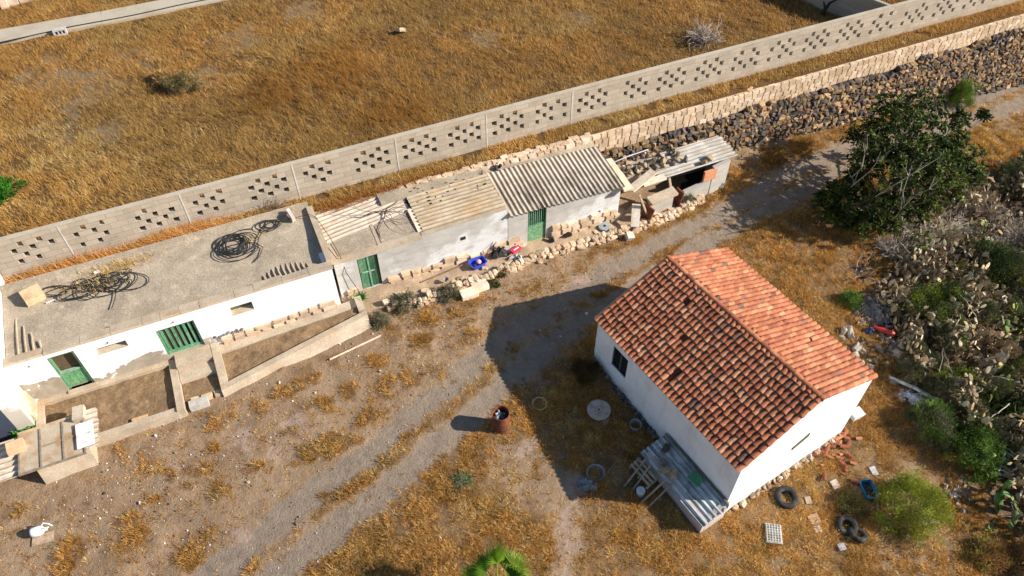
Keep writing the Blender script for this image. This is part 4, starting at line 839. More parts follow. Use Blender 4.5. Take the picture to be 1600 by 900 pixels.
rf = part('roof', MB().hexa([(.02, -.02, ZE - .03), (6.89, -.02, ZE - .03), (6.89, HW/2, ZR - .035), (.02, HW/2, ZR - .035)], [(.02, -.02, ZE + .01), (6.89, -.02, ZE + .01), (6.89, HW/2, ZR - .002), (.02, HW/2, ZR - .002)]).hexa([(.02, HW/2, ZR - .035), (6.89, HW/2, ZR - .035), (6.89, HW + .02, ZE - .03), (.02, HW + .02, ZE - .03)], [(.02, HW/2, ZR - .002), (6.89, HW/2, ZR - .002), (6.89, HW + .02, ZE + .01), (.02, HW + .02, ZE + .01)]), M['rust'], hs, HSE)
TC = [L(194, 124, 88), L(184, 112, 80), L(206, 140, 102), L(168, 102, 76), L(216, 156, 118), L(148, 104, 86), L(188, 118, 86), L(200, 130, 96), L(128, 100, 88)]
TW = [.24, .21, .14, .09, .06, .02, .14, .09, .01]
def tiles(side, ncol=38, nrow=11):
    px_ = HL / ncol; ex = (SL + .06) / (nrow - .45); P = []; col = []
    for i in range(ncol):
        sh_ = rng.uniform(-.05, .05)
        for j in range(nrow):
            P.append((i, j, sh_ + rng.normal(0, .016) + .07 * (float(fbm(np.array([i * .16]), np.array([j * .2 + side * 9]), 1, 2, 44)[0]) - .5))); 
    n = len(P); P = np.array(P); base = np.array(TC)[rng.choice(len(TC), n, p=TW)]; col = base * rng.uniform(.80, 1.14, (n, 1)) * .80
    nz_ = fbm(P[:, 0] * .12 + side * 50, P[:, 1] * .3, 1.3, 3, 18)[:, None]; col = col * (.82 + .36 * nz_)
    up_ = np.array([0, math.cos(pitch) * (1 if side == 0 else -1), math.sin(pitch)]); nr = np.array([0, -math.sin(pitch) * (1 if side == 0 else -1), math.cos(pitch)])
    e0 = np.array([0, -.09 if side == 0 else HW + .09, ZE - .09 * math.tan(pitch)])
    mb = MB()
    for kind in (0, 1):
        seg = 7 if kind == 0 else 5; a = np.linspace(0, math.pi, seg)
        x0 = (P[:, 0] + .5 + (0 if kind == 0 else .5)) * px_; low = np.maximum(0, P[:, 1] * ex + P[:, 2] * (P[:, 1] > 0)); hi = np.minimum(low + ex * 1.22, SL + .05)
        skew = rng.normal(0, .011, n); r0 = px_ * (.54 if kind == 0 else .46); r1 = px_ * (.43 if kind == 0 else .5)
        lift = rng.uniform(.022, .034, n) if kind == 0 else np.full(n, .004)
        Vs = []
        for (dst, rr, off, sx) in ((low, r0, lift, -skew), (hi, r1, np.zeros(n), skew), (low, r0 - .016, lift - .002, -skew)):
            ax = x0[:, None] + sx[:, None] + rr * np.cos(a)[None]; hn = (1.02 * rr * np.sin(a)[None] + .02 if kind == 0 else .055 - .6 * rr * np.sin(a)[None]) + off[:, None]
            Q = e0 + np.zeros((n, seg, 3)); Q[..., 0] += ax; Q = Q + dst[:, None, None] * up_ + hn[..., None] * nr; Vs.append(Q)
        V = np.stack(Vs, 1); k = np.arange(seg - 1)
        F1 = np.stack([k, k + 1, seg + k + 1, seg + k], 1); F2 = np.stack([2*seg + k, 2*seg + k + 1, k + 1, k], 1)
        Fk = np.concatenate([F1, F2]) if kind == 0 else F1
        if side == 1: Fk = Fk[:, ::-1]
        Fk = Fk[:, ::-1]
        keep = (x0 < HL - .02) if kind else (rng.uniform(0, 1, n) > .008)
        V = V[keep]; m = len(V); cc = col[keep] * (1 if kind == 0 else .6)  # pan tiles darkened: shade of the gaps put into their colour
        mb.add(V.reshape(-1, 3), (Fk[None] + (np.arange(m) * 3 * seg)[:, None, None]).reshape(-1, Fk.shape[1]), np.repeat(cc, len(Fk), 0))
    return mb
part('tile_slope', tiles(0), M['tile'], rf, HSE, 'shaded tile slope facing the yard, its rows outlined by darkened gaps')
part('tile_slope', tiles(1), M['tile'], rf, HSE, 'sunlit pinkish tile slope')
mb = MB(); x = 0.0
while x < HL:
    a = np.linspace(0, math.pi, 7); c = np.array(TC)[rng.integers(0, 4)] * rng.uniform(.6, .85); l = min(.34, HL - x)
    V = [(x, HW/2 - .11 * math.cos(t), ZR + .03 + .085 * math.sin(t)) for t in a] + [(x + l + .03, HW/2 - .095 * math.cos(t), ZR + .02 + .075 * math.sin(t)) for t in a]
    mb.add(V, [(i, i + 1, 8 + i, 7 + i) for i in range(6)], c); x += l
mb.box(.01, HL - .01, HW/2 - .085, HW/2 + .085, ZR - .01, ZR + .045, np.array(L(150, 90, 70)) * .6)
part('ridge_tile', mb, M['tile'], rf, HSE)
mb = MB(); mb.hexa([(-.02, -.08, ZE + .0), (.03, -.08, ZE), (.03, HW/2, ZR + .02), (-.02, HW/2, ZR + .02)], [(-.02, -.08, ZE + .07), (.05, -.08, ZE + .07), (.05, HW/2, ZR + .09), (-.02, HW/2, ZR + .09)], L(205, 160, 125)); part('verge_mortar', mb, M['cream'], rf, HSE)

# lean-to on its shaded side
def hz(x, y): return zh(x, y)
lt = thing('lean_to', 'low ribbed sheet lean-to against the shaded house wall', 'lean-to', HSE, (5.5, -.55, -.7))
mb = MB().hexa([(4.15, -.98, -1.5), (6.95, -1.0, -1.5), (6.95, -.86, -1.5), (4.15, -.84, -1.5)], [(4.15, -.94, .12), (6.95, -.96, .02), (6.95, -.82, .02), (4.15, -.80, .12)]); mb.hexa([(6.80, -.82, -1.5), (6.95, -.82, -1.5), (6.95, .05, -1.5), (6.80, .05, -1.5)], [(6.80, -.82, .02), (6.95, -.82, .02), (6.95, .05, .22), (6.80, .05, .22)]); part('wall', mb, mk('pinkish_render', (.50, .42, .38), (.40, .33, .28), 2, fine=.12), lt, HSE)
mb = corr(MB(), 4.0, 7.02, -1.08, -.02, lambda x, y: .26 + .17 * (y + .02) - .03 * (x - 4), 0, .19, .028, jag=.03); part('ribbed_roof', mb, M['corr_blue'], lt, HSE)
part('roof_batten', MB().bar((4.0, -.04, .32), (7.0, -.04, .24), .05, .05, (.5, .5, .45)), M['wood'], lt, HSE)
solo('pallet', MB().obox((4.55, -1.35, -.12), (.95, .09, .03), euler(.5, .03, .02)).obox((4.55, -1.48, -.18), (.95, .09, .03), euler(.5, .03, .02)).obox((4.55, -1.22, -.05), (.95, .09, .03), euler(.5, .03, .02)).obox((4.12, -1.35, -.16), (.06, .5, .07), euler(.5, 0, 0)).obox((4.98, -1.35, -.2), (.06, .5, .07), euler(.5, 0, 0)).obox((4.55, -1.35, -.18), (.06, .5, .07), euler(.5, 0, 0)), M['wood'], 'short grey wooden pallet leaning beside the ribbed lean-to', 'pallet', HSE)
for a, b, lab in (((4.46, -2.04), (4.3, -1.1, .16), 'outermost grey pole leaning on the upper corner of the lean-to'), ((4.71, -1.90), (4.55, -1.1, .12), 'second grey pole from the upper corner of the lean-to'), ((5.20, -2.05), (5.25, -1.0, .25), 'third grey pole leaning on the lean-to below the pallet'), ((5.42, -1.83), (5.45, -.95, .22), 'last grey pole leaning on the lean-to towards the sunlit end')):
    solo('wooden_pole', MB().tube([(a[0], a[1], hz(*a)), ((a[0]+b[0])/2, (a[1]+b[1])/2 + .02, (hz(*a)+b[2])/2), b], [.035, .032, .028], 7), M['wood'], lab, 'pole', HSE, group='poles leaning on the lean-to')
solo('green_board', MB().obox((5.75, -.28, .26), (.42, .34, .03), euler(.15, .1, .1), (.6, .9, .8)), M['green'], 'small dark green board lying on the lean-to roof', 'board', HSE)
for k, (x, y, s_) in enumerate(((4.75, -.78, .13), (5.0, -.92, .15), (5.25, -.78, .12), (4.4, -.35, .14))):
    solo('roof_stone', MB().rocks([(x, y, .27)], [(s_ * 1.3, s_, s_ * .6)], np.array(LAV[3 + k]) * (.9 if k < 3 else .3)), M['rock'], ['grey stone by the outer edge of the lean-to roof above the pallet', 'largest tan stone at the outer edge of the lean-to roof', 'rounded stone between the largest stone and the green board on the lean-to', 'black stone near the top end of the lean-to roof'][k], 'stone', HSE, group='stones on the lean-to roof')
solo('white_crate', MB().box(-.2, .2, -.15, .15, 0, .3, (.8, .8, .8)).box(-.23, .23, -.18, .18, .28, .33, (.82, .82, .82)), M['plastic'], 'white box standing behind the far corner of the sunlit gable', 'box', frame(*G(1335, 652), .4))

# ------------------------------------------------------------------ loose things in the yard
def put(px, py, rz=0.0, dz=0.0):
    p = G(px, py); return frame(p[0], p[1], p[2] + dz, rz)
# barrel
B = put(783, 668); br = thing('oil_drum', 'rusty open oil drum half full of rubbish beside the track', 'drum', B)
pr = [(.27, 0), (.285, .02), (.285, .3), (.295, .31), (.285, .32), (.285, .58), (.295, .59), (.285, .6), (.285, .88), (.295, .90), (.27, .90), (.268, .62), (0.001, .62)]
part('drum_wall', MB().lathe(pr, n=28), M['rust'], br, smooth=False)
part('rim', MB().torus((0, 0, .90), .283, .014, 28, 6), M['rust'], br)
mb = MB(); n = 34; a = rng.uniform(0, 6.28, n); r = .2 * np.sqrt(rng.uniform(0, 1, n)); cols = np.array([(.55, .53, .5), (.1, .09, .08), (.2, .35, .5), (.35, .25, .2), (.05, .05, .05)])[rng.integers(0, 5, n)]
mb.rocks(np.stack([r * np.cos(a), r * np.sin(a), .64 + rng.uniform(0, .1, n)], 1), rng.uniform(.02, .07, (n, 3)), cols, .6, .2); part('rubbish', mb, M['attr'], br)
# hoop, spool
solo('hoop', MB().torus((0, 0, .05), .24, .028, 30, 8, L(196, 170, 110), euler(.08, .05, 0)), M['plastic'], 'straw coloured hoop lying at the edge of the house shadow', 'hoop', put(843, 632), smooth=True)
S_ = put(934, 652); spo = thing('cable_spool', 'grey wooden cable spool standing on end in the house shadow', 'cable spool', S_)
disc = [(.001, 0), (.40, 0), (.40, .05), (.001, .05)]
part('lower_disc', MB().lathe(disc, n=32, col=(1, 1, 1)), M['wood'], spo); part('core', MB().lathe([(.2, .05), (.2, .45)], n=20, col=(.7, .7, .7)), M['wood'], spo)
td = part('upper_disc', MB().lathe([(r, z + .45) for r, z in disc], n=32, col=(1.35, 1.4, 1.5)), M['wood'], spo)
mb = MB().lathe([(.001, .503), (.035, .503), (.035, .49)], n=12)
for k in range(7): part('bolt_hole', MB().lathe([(.001, .503), (.018, .503), (.018, .49)], (.13 * math.cos(k * .9), .13 * math.sin(k * .9), 0), 8), M['dark'], td)
part('centre_hole', mb, M['dark'], td)
# tyres
def tyre(px, py, R, r, lab, tilt=(0, 0), rz=0):
    F = put(px, py); e_ = euler(tilt[0], tilt[1], rz); mb = MB(); prof = [(R + r * .95 * math.copysign(abs(math.cos(t)) ** .6, math.cos(t)), r * .95 * math.copysign(abs(math.sin(t)) ** .7, math.sin(t))) for t in np.linspace(0, 2 * math.pi, 13)]
    mb.lathe(prof, (0, 0, r * .9 + abs(math.sin(tilt[0])) * R), 30, (1, 1, 1), e_)
    return solo('tyre', mb, M['rubber'], lab, 'tyre', F, group='old tyres in the dry grass', smooth=True)
tyre(1227, 780, .30, .10, 'worn black tyre lying flat near the sunlit gable wall', (.12, .05))
tyre(1321, 824, .25, .10, 'dark green black tyre overlapping another in the dry grass', (.18, -.05))
tyre(1338, 838, .23, .095, 'black tyre leaning on the pair in the dry grass, nearest the bottom', (-.3, .25))
# blue tub
def tub(F, lab, w, l, h, c, cat='tub', name='plastic_tub', water=None):
    t = thing(name, lab, cat, F)
    def ring(k, z): 
        a = np.linspace(0, 2 * math.pi, 28, endpoint=False); ex = .35
        return np.stack([k * w/2 * np.sign(np.cos(a)) * np.abs(np.cos(a)) ** ex, k * l/2 * np.sign(np.sin(a)) * np.abs(np.sin(a)) ** ex, np.full(28, z)], 1)
    rs = [ring(.8, 0), ring(.95, h * .95), ring(1.06, h * .95), ring(1.06, h), ring(.93, h), ring(.78, .03)]
    V = np.concatenate(rs + [[[0, 0, .03]]]); j = np.arange(28); k = (j + 1) % 28; F_ = np.concatenate([np.stack([i*28 + j, i*28 + k, (i+1)*28 + k, (i+1)*28 + j], 1) for i in range(5)])
    mb = MB().add(V, F_, c); mb.f.append(np.stack([5*28 + j, 5*28 + k, np.full(28, 168)], 1)); mb.c.append(np.broadcast_to(np.array(c), (28, 3)))
    part('tub_body', mb, M['plastic'], t)
    if water: part('dark_water', MB().add(np.concatenate([ring(.86, h * .55), [[0, 0, h * .55]]]), np.stack([j, k, np.full(28, 28)], 1), water), M['plastic'], t)
    return t
tub(put(1354, 770, .15), 'blue plastic tub of dark water beside the bright green bush', .42, .66, .3, L(40, 110, 150), water=(.012, .012, .014))
# grating crate, stones
F = put(1207, 836, -.15); gc = MB()
for i in range(6): gc.box(-.22 + i * .085, -.20 + i * .085, -.3, .3, .14, .17, (.6, .59, .55))
for i in range(8): gc.box(-.22, .245, -.3 + i * .084, -.285 + i * .084, .142, .168, (.6, .59, .55))
gc.box(-.24, .26, -.32, .32, 0, .13, (.62, .6, .56)); solo('plastic_crate', gc, M['plastic'], 'pale grey lattice crate upside down in the dry grass', 'crate', F)
def slab(px, py, sz, rz, c, lab, name='stone_slab', cat='slab', tilt=0.0, dz=0, group=None, mat='cream'):
    F = put(px, py, rz, dz); return solo(name, MB().obox((0, 0, sz[2] / 2), sz, euler(tilt, tilt * .5, 0), c), M[mat], lab, cat, F, group)
slab(1271, 812, (.36, .30, .08), .3, L(190, 165, 140), 'tan broken slab piece above a white one in the dry grass', tilt=.1)
slab(1276, 826, (.22, .28, .06), .2, L(205, 200, 195), 'small white slab piece touching a tan one in the dry grass', tilt=.05)
slab(1450, 812, (.58, .42, .06), .3, L(190, 180, 160), 'pale square slab lying below the bright green bush', tilt=.08)
slab(1304, 758, (.26, .3, .08), .4, L(190, 175, 160), 'grey tan slab below the pile of roof tiles', tilt=.1)
slab(1262, 783, (.2, .24, .08), .1, L(170, 150, 130), 'small brown slab right of the flat lying tyre', tilt=.1)
slab(1314, 856, (.24, .22, .1), .2, L(160, 160, 165), 'small grey block just below the two tyres', 'stone_block', 'block', .1)
slab(1364, 737, (.22, .3, .08), .3, L(175, 178, 178), 'grey slab standing between blue tub and green bush top', tilt=.2)
slab(313, 634, (.62, .3, .26), .42, L(185, 180, 170), 'grey concrete block lying at the corner of the entrance steps', 'concrete_block', 'block')
slab(224, 665, (.5, .35, .32), .4, L(196, 160, 124), 'tan cement block against the planter wall casting a dark notch', 'cement_block', 'block')
slab(272, 650, (.12, .34, .1), .3, L(190, 175, 160), 'small pale chunk below the planter wall', 'stone_chunk', 'stone', .2)
slab(733, 462, (.66, .4, .24), .42, L(232, 215, 190), 'left one of two cream blocks in front of the stone kerb', 'cream_block', 'block', .06)
slab(750, 450, (.62, .42, .24), .42, L(236, 220, 198), 'right one of two cream blocks in front of the stone kerb', 'cream_block', 'block', -.05)
slab(983, 374, (.3, .3, .3), .3, L(200, 192, 180), 'rounded pale boulder beside the kerb end by the track', 'boulder', 'boulder', .3)
slab(1108, 390 - 115, (.3, .3, .3), .3, L(200, 192, 180), 'x', 'boulder', 'boulder', .3) if False else None
solo('plank', MB().bar((-1.0, 0, .05), (1.0, 0, .05), .05, .04, (2.2, 2.2, 2.1)), M['wood'], 'thin white pole lying on the gravel below the wedge planter', 'pole', put(556, 544, math.radians(32)))
# jug
F = put(64, 833, .3); jg = thing('water_jug', 'white plastic jug with handle lying on a piece of board', 'jug', F)
part('jug_body', MB().lathe([(.001, -.22), (.13, -.21), (.15, -.16), (.15, .06), (.12, .12), (.05, .18), (.05, .24), (.001, .245)], (0, 0, .16), 18, (.8, .82, .83), euler(0, math.pi / 2, 0)), M['plastic'], jg, smooth=True)
part('handle', MB().tube([(.12, .08, .28), (.2, .1, .36), (.34, .06, .32), (.4, .03, .2)], .02, 7, (.85, .85, .83)), M['plastic'], jg)
part('spout', MB().tube([(.1, -.05, .26), (.25, -.07, .34), (.36, -.05, .3)], .018, 7, (.85, .84, .8)), M['plastic'], jg)
solo('board', MB().obox((0, 0, .02), (.62, .34, .03), None, (1.35, 1.2, 1.1)), M['wood'], 'scrap of pale board under the white jug', 'board', put(68, 842, .3))
def crumple(w, l, amp, col, seed=0, n=12, drape=.0):                    # crumpled sheet with a real thickness
    a = np.linspace(-.5, .5, n); A, B = np.meshgrid(a, a); r_ = np.random.default_rng(seed)
    X = A * w * (1 - .25 * fbm(B + 3, A, 2.2, 2, seed)) + r_.normal(0, .02, A.shape) * w; Y = B * l * (1 - .25 * fbm(A, B + 5, 2.2, 2, seed + 1)) + r_.normal(0, .02, A.shape) * l
    Zc = amp * (1.3 * fbm(A * 3 + seed, B * 3, 1.3, 3, seed + 2) + .35 * r_.uniform(0, 1, A.shape)) * np.clip(1.25 - 1.6 * np.hypot(A, B), .15, 1)
    q = np.stack([X, Y, Zc], -1).reshape(-1, 3); q2 = q - [0, 0, .006]; ii, jj = np.meshgrid(np.arange(n - 1), np.arange(n - 1)); b = (jj * n + ii).ravel(); F = np.stack([b, b+1, b+1+n, b+n], 1); N = n * n
    cc = np.array(col) * r_.uniform(.75, 1.15, (len(F), 1)); mb = MB().add(np.concatenate([q, q2]), F, cc); mb.f.append(F[:, ::-1] + N); mb.c.append(cc)
    bd = np.concatenate([np.arange(n - 1), np.arange(n - 1, N - 1, n), np.arange(N - 1, N - n, -1), np.arange(N - n, 0, -n)]); nx = np.concatenate([bd[1:], bd[:1]])
    mb.f.append(np.stack([bd, bd + N, nx + N, nx], 1)); mb.c.append(np.ones((len(bd), 3)) * np.array(col)); return mb
# rubbish by the shed
F = frame(*W(ROW, 5.45, .02, bankz(5.4) + .06)[:3], ROW_A + .12)
tub(F, 'bright blue plastic basin with pink and blue things in it by the shed', .66, .44, .22, L(48, 78, 190), 'basin', 'plastic_basin')
solo('pink_ball', MB().lathe([(.001, 0), (.08, .02), (.11, .09), (.08, .16), (.001, .18)], n=14, col=L(236, 160, 180)), M['plastic'], 'pink ball sitting in the blue basin', 'ball', F @ frame(.06, .04, .04, 0), smooth=True)
solo('dark_shoe', MB().rocks([(0, 0, .05)], [(.12, .05, .05)], (.05, .05, .12)), M['plastic'], 'dark blue shoe lying in the blue basin beside the ball', 'shoe', F @ frame(-.13, -.04, .03, .4))
R_ = lambda s, t, dz=0.0, rz=0.0: frame(*W(ROW, s, t, bankz(s) + .05 + dz), ROW_A + rz)
solo('iron_bar', MB().bar((-.95, -.12, .04), (.95, .1, .04), .035, .035, (.6, .5, .45)), M['wood'], 'long dark bar lying left of the blue basin', 'bar', R_(4.05, .12))
solo('dark_bag', crumple(.75, .42, .4, (.04, .035, .03), 14, 13), M['attr'], 'heap of black sacking between the blue basin and the red wrapper', 'sack', R_(6.45, .22))
solo('red_box', MB().obox((0, 0, .12), (.5, .2, .1), euler(.1, .15, .15), L(205, 40, 75)).obox((.02, -.02, .178), (.3, .05, .012), euler(.1, .15, .15), (.75, .7, .7)), M['plastic'], 'crumpled red and white packet on the rubbish heap', 'packet', R_(7.1, .12, .08, .3))
solo('grey_sheet', MB().obox((0, 0, .06), (.8, .3, .02), euler(.2, .1, .2), L(150, 150, 152)), M['attr'], 'bent grey metal sheet behind the red packet', 'metal sheet', R_(6.95, .30, .08, .1))
solo('plastic_scrap', MB().rocks(rng.uniform(-.2, .2, (6, 3)) * np.array([1, .6, .2]) + [0, 0, .08], rng.uniform(.04, .14, (6, 3)) * np.array([1, 1, .4]), np.array([L(190, 205, 215), L(220, 220, 220), L(120, 70, 60), L(160, 180, 190), L(90, 90, 100), L(200, 200, 205)]), .5, .3), M['plastic'], 'pale blue plastic scraps in front of the red packet', 'scraps', R_(6.95, -.18, .02))
solo('wire_frame', MB().tube([(-.6, -.2, .05), (-.2, .1, .3), (.1, .25, .55)], .015, 5, (.6, .45, .3)).tube([(-.4, -.1, .05), (.0, .15, .3), (.25, .25, .5)], .012, 5, (.6, .45, .3)).tube([(-.3, .05, .2), (.05, .2, .25)], .01, 5, (.6, .45, .3)), M['rust'], 'rusty bent rods leaning on the stone base above the blue basin', 'rods', R_(6.2, .25))
solo('dark_stone', MB().rocks([(0, 0, .1)], [(.12, .1, .14)], (.08, .075, .07)), M['rock'], 'dark stone at the foot of the barred green door', 'stone', R_(8.75, .25))
solo('grey_funnel', MB().lathe([(.03, 0), (.12, .16), (.10, .16), (.02, .02)], n=14, col=(.25, .26, .28)), M['plastic'], 'grey cone lying among the cream stones of the kerb', 'cone', R_(4.0, -.35, .03))
F = R_(11.15, .22, .02); gt = thing('concrete_ring', 'small grey concrete ring with a dark hole beside the shed base', 'ring', F)
part('ring_body', MB().lathe([(.07, .02), (.07, .10), (.24, .08), (.25, 0)], n=22, col=L(150, 160, 165)), M['cream'], gt); part('hole', MB().lathe([(.001, .04), (.068, .04)], n=14, col=(.02, .02, .02)), M['attr'], gt)
solo('dark_wedge', MB().poly([(-.15, -.08), (.15, -.06), (.06, .16)], 0, .14, (.08, .06, .05)), M['wood'], 'dark brown wedge against the stone base right of the barred door', 'wedge', R_(9.5, .28))
# rubbish at the edge of the ravine
solo('lattice_board', (lambda m: [m.obox((-.3 + i * .12, 0, .03), (.05, .9, .02), None, (1.9, 1.8, 1.6)) for i in range(6)] and [m.obox((0, -.4 + i * .13, .05), (.66, .05, .02), None, (1.9, 1.8, 1.6)) for i in range(7)] and m)(MB()), M['wood'], 'pale lattice panel lying at the edge of the ravine behind the house', 'panel', put(1350, 492, .5) @ np.array([[1, 0, 0, 0], [0, .98, -.2, 0], [0, .2, .98, .05], [0, 0, 0, 1.]]))
solo('red_canister', MB().lathe([(.001, -.4), (.09, -.4), (.1, -.36), (.1, .3), (.05, .4), (.001, .4)], (0, 0, .15), 14, L(190, 56, 46), euler(0, 1.5, 0)), M['plastic'], 'bright red plastic tube on the rubble behind the house', 'tube', put(1378, 522, -.55, .08))
solo('blue_bag', crumple(.45, .36, .25, L(60, 80, 120), 21), M['plastic'], 'dark blue plastic bag beside the red tube', 'bag', put(1357, 520))
solo('clear_sheeting', crumple(.9, 1.3, .45, (1.6, 1.7, 1.8), 5), M['sheet'], 'crumpled clear plastic sheeting below the dark bush behind the house', 'sheeting', put(1372, 490))
solo('white_pipe', MB().tube([(-.9, 0, .1), (0, .02, .2), (.85, 0, .16)], .07, 10, (.75, .76, .78)), M['plastic'], 'white pipe lying on the pale rubble right of the gable', 'pipe', put(1424, 612, -.66, .05), smooth=True)
solo('white_sheeting', crumple(1.2, .6, .22, (.68, .68, .7), 8, 14), M['plastic'], 'torn white sacking beside the white pipe', 'sacking', put(1420, 622, -.6))
F = put(1580, 740, -.5); sc = thing('window_frame', 'dark meshed metal frame lying in the ravine at the right edge', 'frame', F @ np.array([[1, 0, 0, 0], [0, .9, -.43, 0], [0, .43, .9, .35], [0, 0, 0, 1.]]))
part('frame_bar', MB().box(-.5, .5, -.42, -.36, 0, .05, (.45, .45, .45)).box(-.5, .5, .36, .42, 0, .05, (.45, .45, .45)).box(-.5, -.44, -.36, .36, 0, .05, (.45, .45, .45)).box(.44, .5, -.36, .36, 0, .05, (.45, .45, .45)), M['attr'], sc); part('mesh_pane', MB().box(-.44, .44, -.36, .36, .015, .03, (.05, .052, .055)), M['attr'], sc)
F = put(930, 742, .3); solo('clear_bowl', MB().lathe([(.001, .03), (.2, .03), (.3, .18), (.31, .18), (.21, .0), (.001, .0)], n=24, col=(.2, .22, .24)), M['sheet'], 'clear plastic bowl in the house shadow left of the lean-to', 'bowl', F)
solo('crumpled_film', crumple(.7, .5, .2, (.9, .95, 1.0), 11), M['sheet'], 'crumpled grey film beside the clear bowl in shadow', 'film', put(918, 758))
solo('metal_pot', MB().lathe([(.001, .02), (.16, .02), (.2, .24), (.21, .24), (.17, 0), (.001, 0)], n=20, col=(.3, .36, .36)), M['plastic'], 'small round pot standing close to the shaded house wall', 'pot', put(992, 668))
solo('white_bucket', MB().lathe([(.001, .28), (.13, .28), (.15, .26), (.12, .0), (.001, 0)], n=18, col=(.5, .55, .56)), M['plastic'], 'pale bucket between the poles of the lean-to', 'bucket', put(1000, 772))
solo('stick', MB().tube([(-.35, 0, .03), (0, .03, .06), (.35, 0, .03)], .02, 6, (.9, .8, .7)), M['wood'], 'short grey stick in shadow right of the clear bowl', 'stick', put(956, 732, .9))
n = 46; mb = None
TP = [(rng.normal(1302, 20), rng.normal(700, 20)) for _ in range(46)]
def broken_tile(F, lab, g, c, sc_=1.0):
    a = np.linspace(0, math.pi, 6); V = [(x, .085 * sc_ * math.cos(t), .07 * sc_ * math.sin(t) + .01) for x in (-.18 * sc_, .18 * sc_) for t in a] + [(x, .072 * sc_ * math.cos(t), .057 * sc_ * math.sin(t) + .008) for x in (-.18 * sc_, .18 * sc_) for t in a]
    k = np.arange(5); F_ = np.concatenate([np.stack([k, k+1, 7+k, 6+k], 1)[:, ::-1], np.stack([12+k, 13+k, 19+k, 18+k], 1), np.stack([k, k+1, 13+k, 12+k], 1), np.stack([6+k, 7+k, 19+k, 18+k], 1)[:, ::-1]])
    return solo('roof_tile', MB().add(V, F_, c), M['tile'], lab, 'roof tile', F, g)
for k, (px, py) in enumerate(TP):
    broken_tile(put(px, py, rng.uniform(0, 6.3), rng.uniform(0, .12)) @ np.block([[euler(rng.normal(0, .4), rng.normal(0, .3), 0), np.zeros((3, 1))], [np.zeros((1, 3)), np.ones((1, 1))]]), 'broken red roof tile in the heap beside the sunlit gable wall', 'spare roof tiles heaped by the gable', np.array(TC[k % 4]) * rng.uniform(.5, .75), rng.uniform(.6, 1))

# things on the white building's roof
def roofz(t): return 2.60 + t / 3.3 * .22 + .03
def coil(s, t, loops, rmax, lab, ecc=.55, tail=None, seed=0, spread=.25):
    r_ = np.random.default_rng(seed); P = []
    for k in range(loops):
        cx, cy = r_.normal(0, spread, 2) * [1, .5]; R1_, R2_ = rmax * r_.uniform(.45, 1), rmax * ecc * r_.uniform(.6, 1.1); ph = r_.uniform(-.4, .4); N = 16
        for q in range(N):
            a = q / N * 2 * math.pi + k * .7; x = R1_ * math.cos(a); y = R2_ * math.sin(a)
            P.append((s + cx * (1) + x * math.cos(ph) - y * math.sin(ph), t + cy + x * math.sin(ph) + y * math.cos(ph), 0))
    P = np.array(P); ker = np.ones(5) / 5
    for a in range(2): P[:, a] = np.convolve(np.pad(P[:, a], 2, 'edge'), ker, 'valid')
    if tail: P = np.concatenate([P, [(x, y, 0) for x, y in tail]])
    P[:, 1] = np.clip(P[:, 1], .45, 3.35); P[:, 2] = [roofz(y) + .015 + .05 * abs(math.sin(i * .21)) + (.11 if y > 3.2 else 0) for i, y in enumerate(P[:, 1])]
    return solo('hose_coil', MB().tube(P, .017, 5), M['hose'], lab, 'hose', ROW, group='black hose coils on the flat roof')
coil(-9.0, 2.7, 2, .75, 'black hose in one wide open loop at the left end of the flat roof', .35, None, 3, .08)
coil(-7.9, 2.35, 6, .85, 'black hose coil tangled in straw left of centre on the flat roof', .6, None, 4, .32)
coil(-6.9, 2.4, 7, .9, 'looser black hose coil right of the straw with a long tail', .5, [(-7.0, 1.9), (-7.1, 1.5), (-7.25, 1.1)], 5, .34)
coil(-3.0, 2.35, 11, 1.0, 'thickest black hose coil in the middle of the flat roof', .55, [(-2.2, 2.2), (-2.0, 1.9), (-2.2, 1.55), (-2.45, 1.35)], 6, .3)
coil(-1.55, 2.9, 4, .5, 'small black hose coil near the right end upstand of the flat roof', .6, [(-1.9, 2.6), (-2.1, 2.3)], 7, .12)
solo('stone_block', MB().obox((-9.6, 2.62, 2.93), (.62, .55, .28), euler(.1, .05, .35), L(205, 178, 142)), M['cream'], 'tan stone block on the left end of the flat roof', 'block', ROW)
solo('white_post', MB().obox((-.72, 2.95, 2.98), (.12, .5, .22), euler(.2, 0, .2), L(210, 200, 190)), M['cream'], 'pale block in the small hose coil at the right end of the flat roof', 'block', ROW)
solo('white_rod', MB().tube([(-9.25, 2.2, 2.8), (-8.85, 2.3, 2.79)], .018, 6, (.8, .8, .8)), M['plastic'], 'short white rod beside the tan block on the flat roof', 'rod', ROW)
solo('white_scrap', MB().obox((-7.55, 2.95, 2.86), (.2, .1, .03), euler(0, 0, .2), (.8, .8, .8)), M['plastic'], 'white scrap lying behind the straw on the flat roof', 'scrap', ROW)
P = [W(ROW, -.9, 2.9, 2.86), W(ROW, -.1, 2.7, 3.0), W(ROW, .1, 2.5, 2.98), W(ROW, .35, 1.6, 2.6), W(ROW, .45, .62, 2.5), W(ROW, .5, .42, 1.8), W(ROW, .75, .35, .9), W(ROW, .8, .3, .6)]
solo('hanging_cable', MB().tube(P, .012, 5), M['hose'], 'thin black cable hanging from the roof end down past the green door', 'cable')
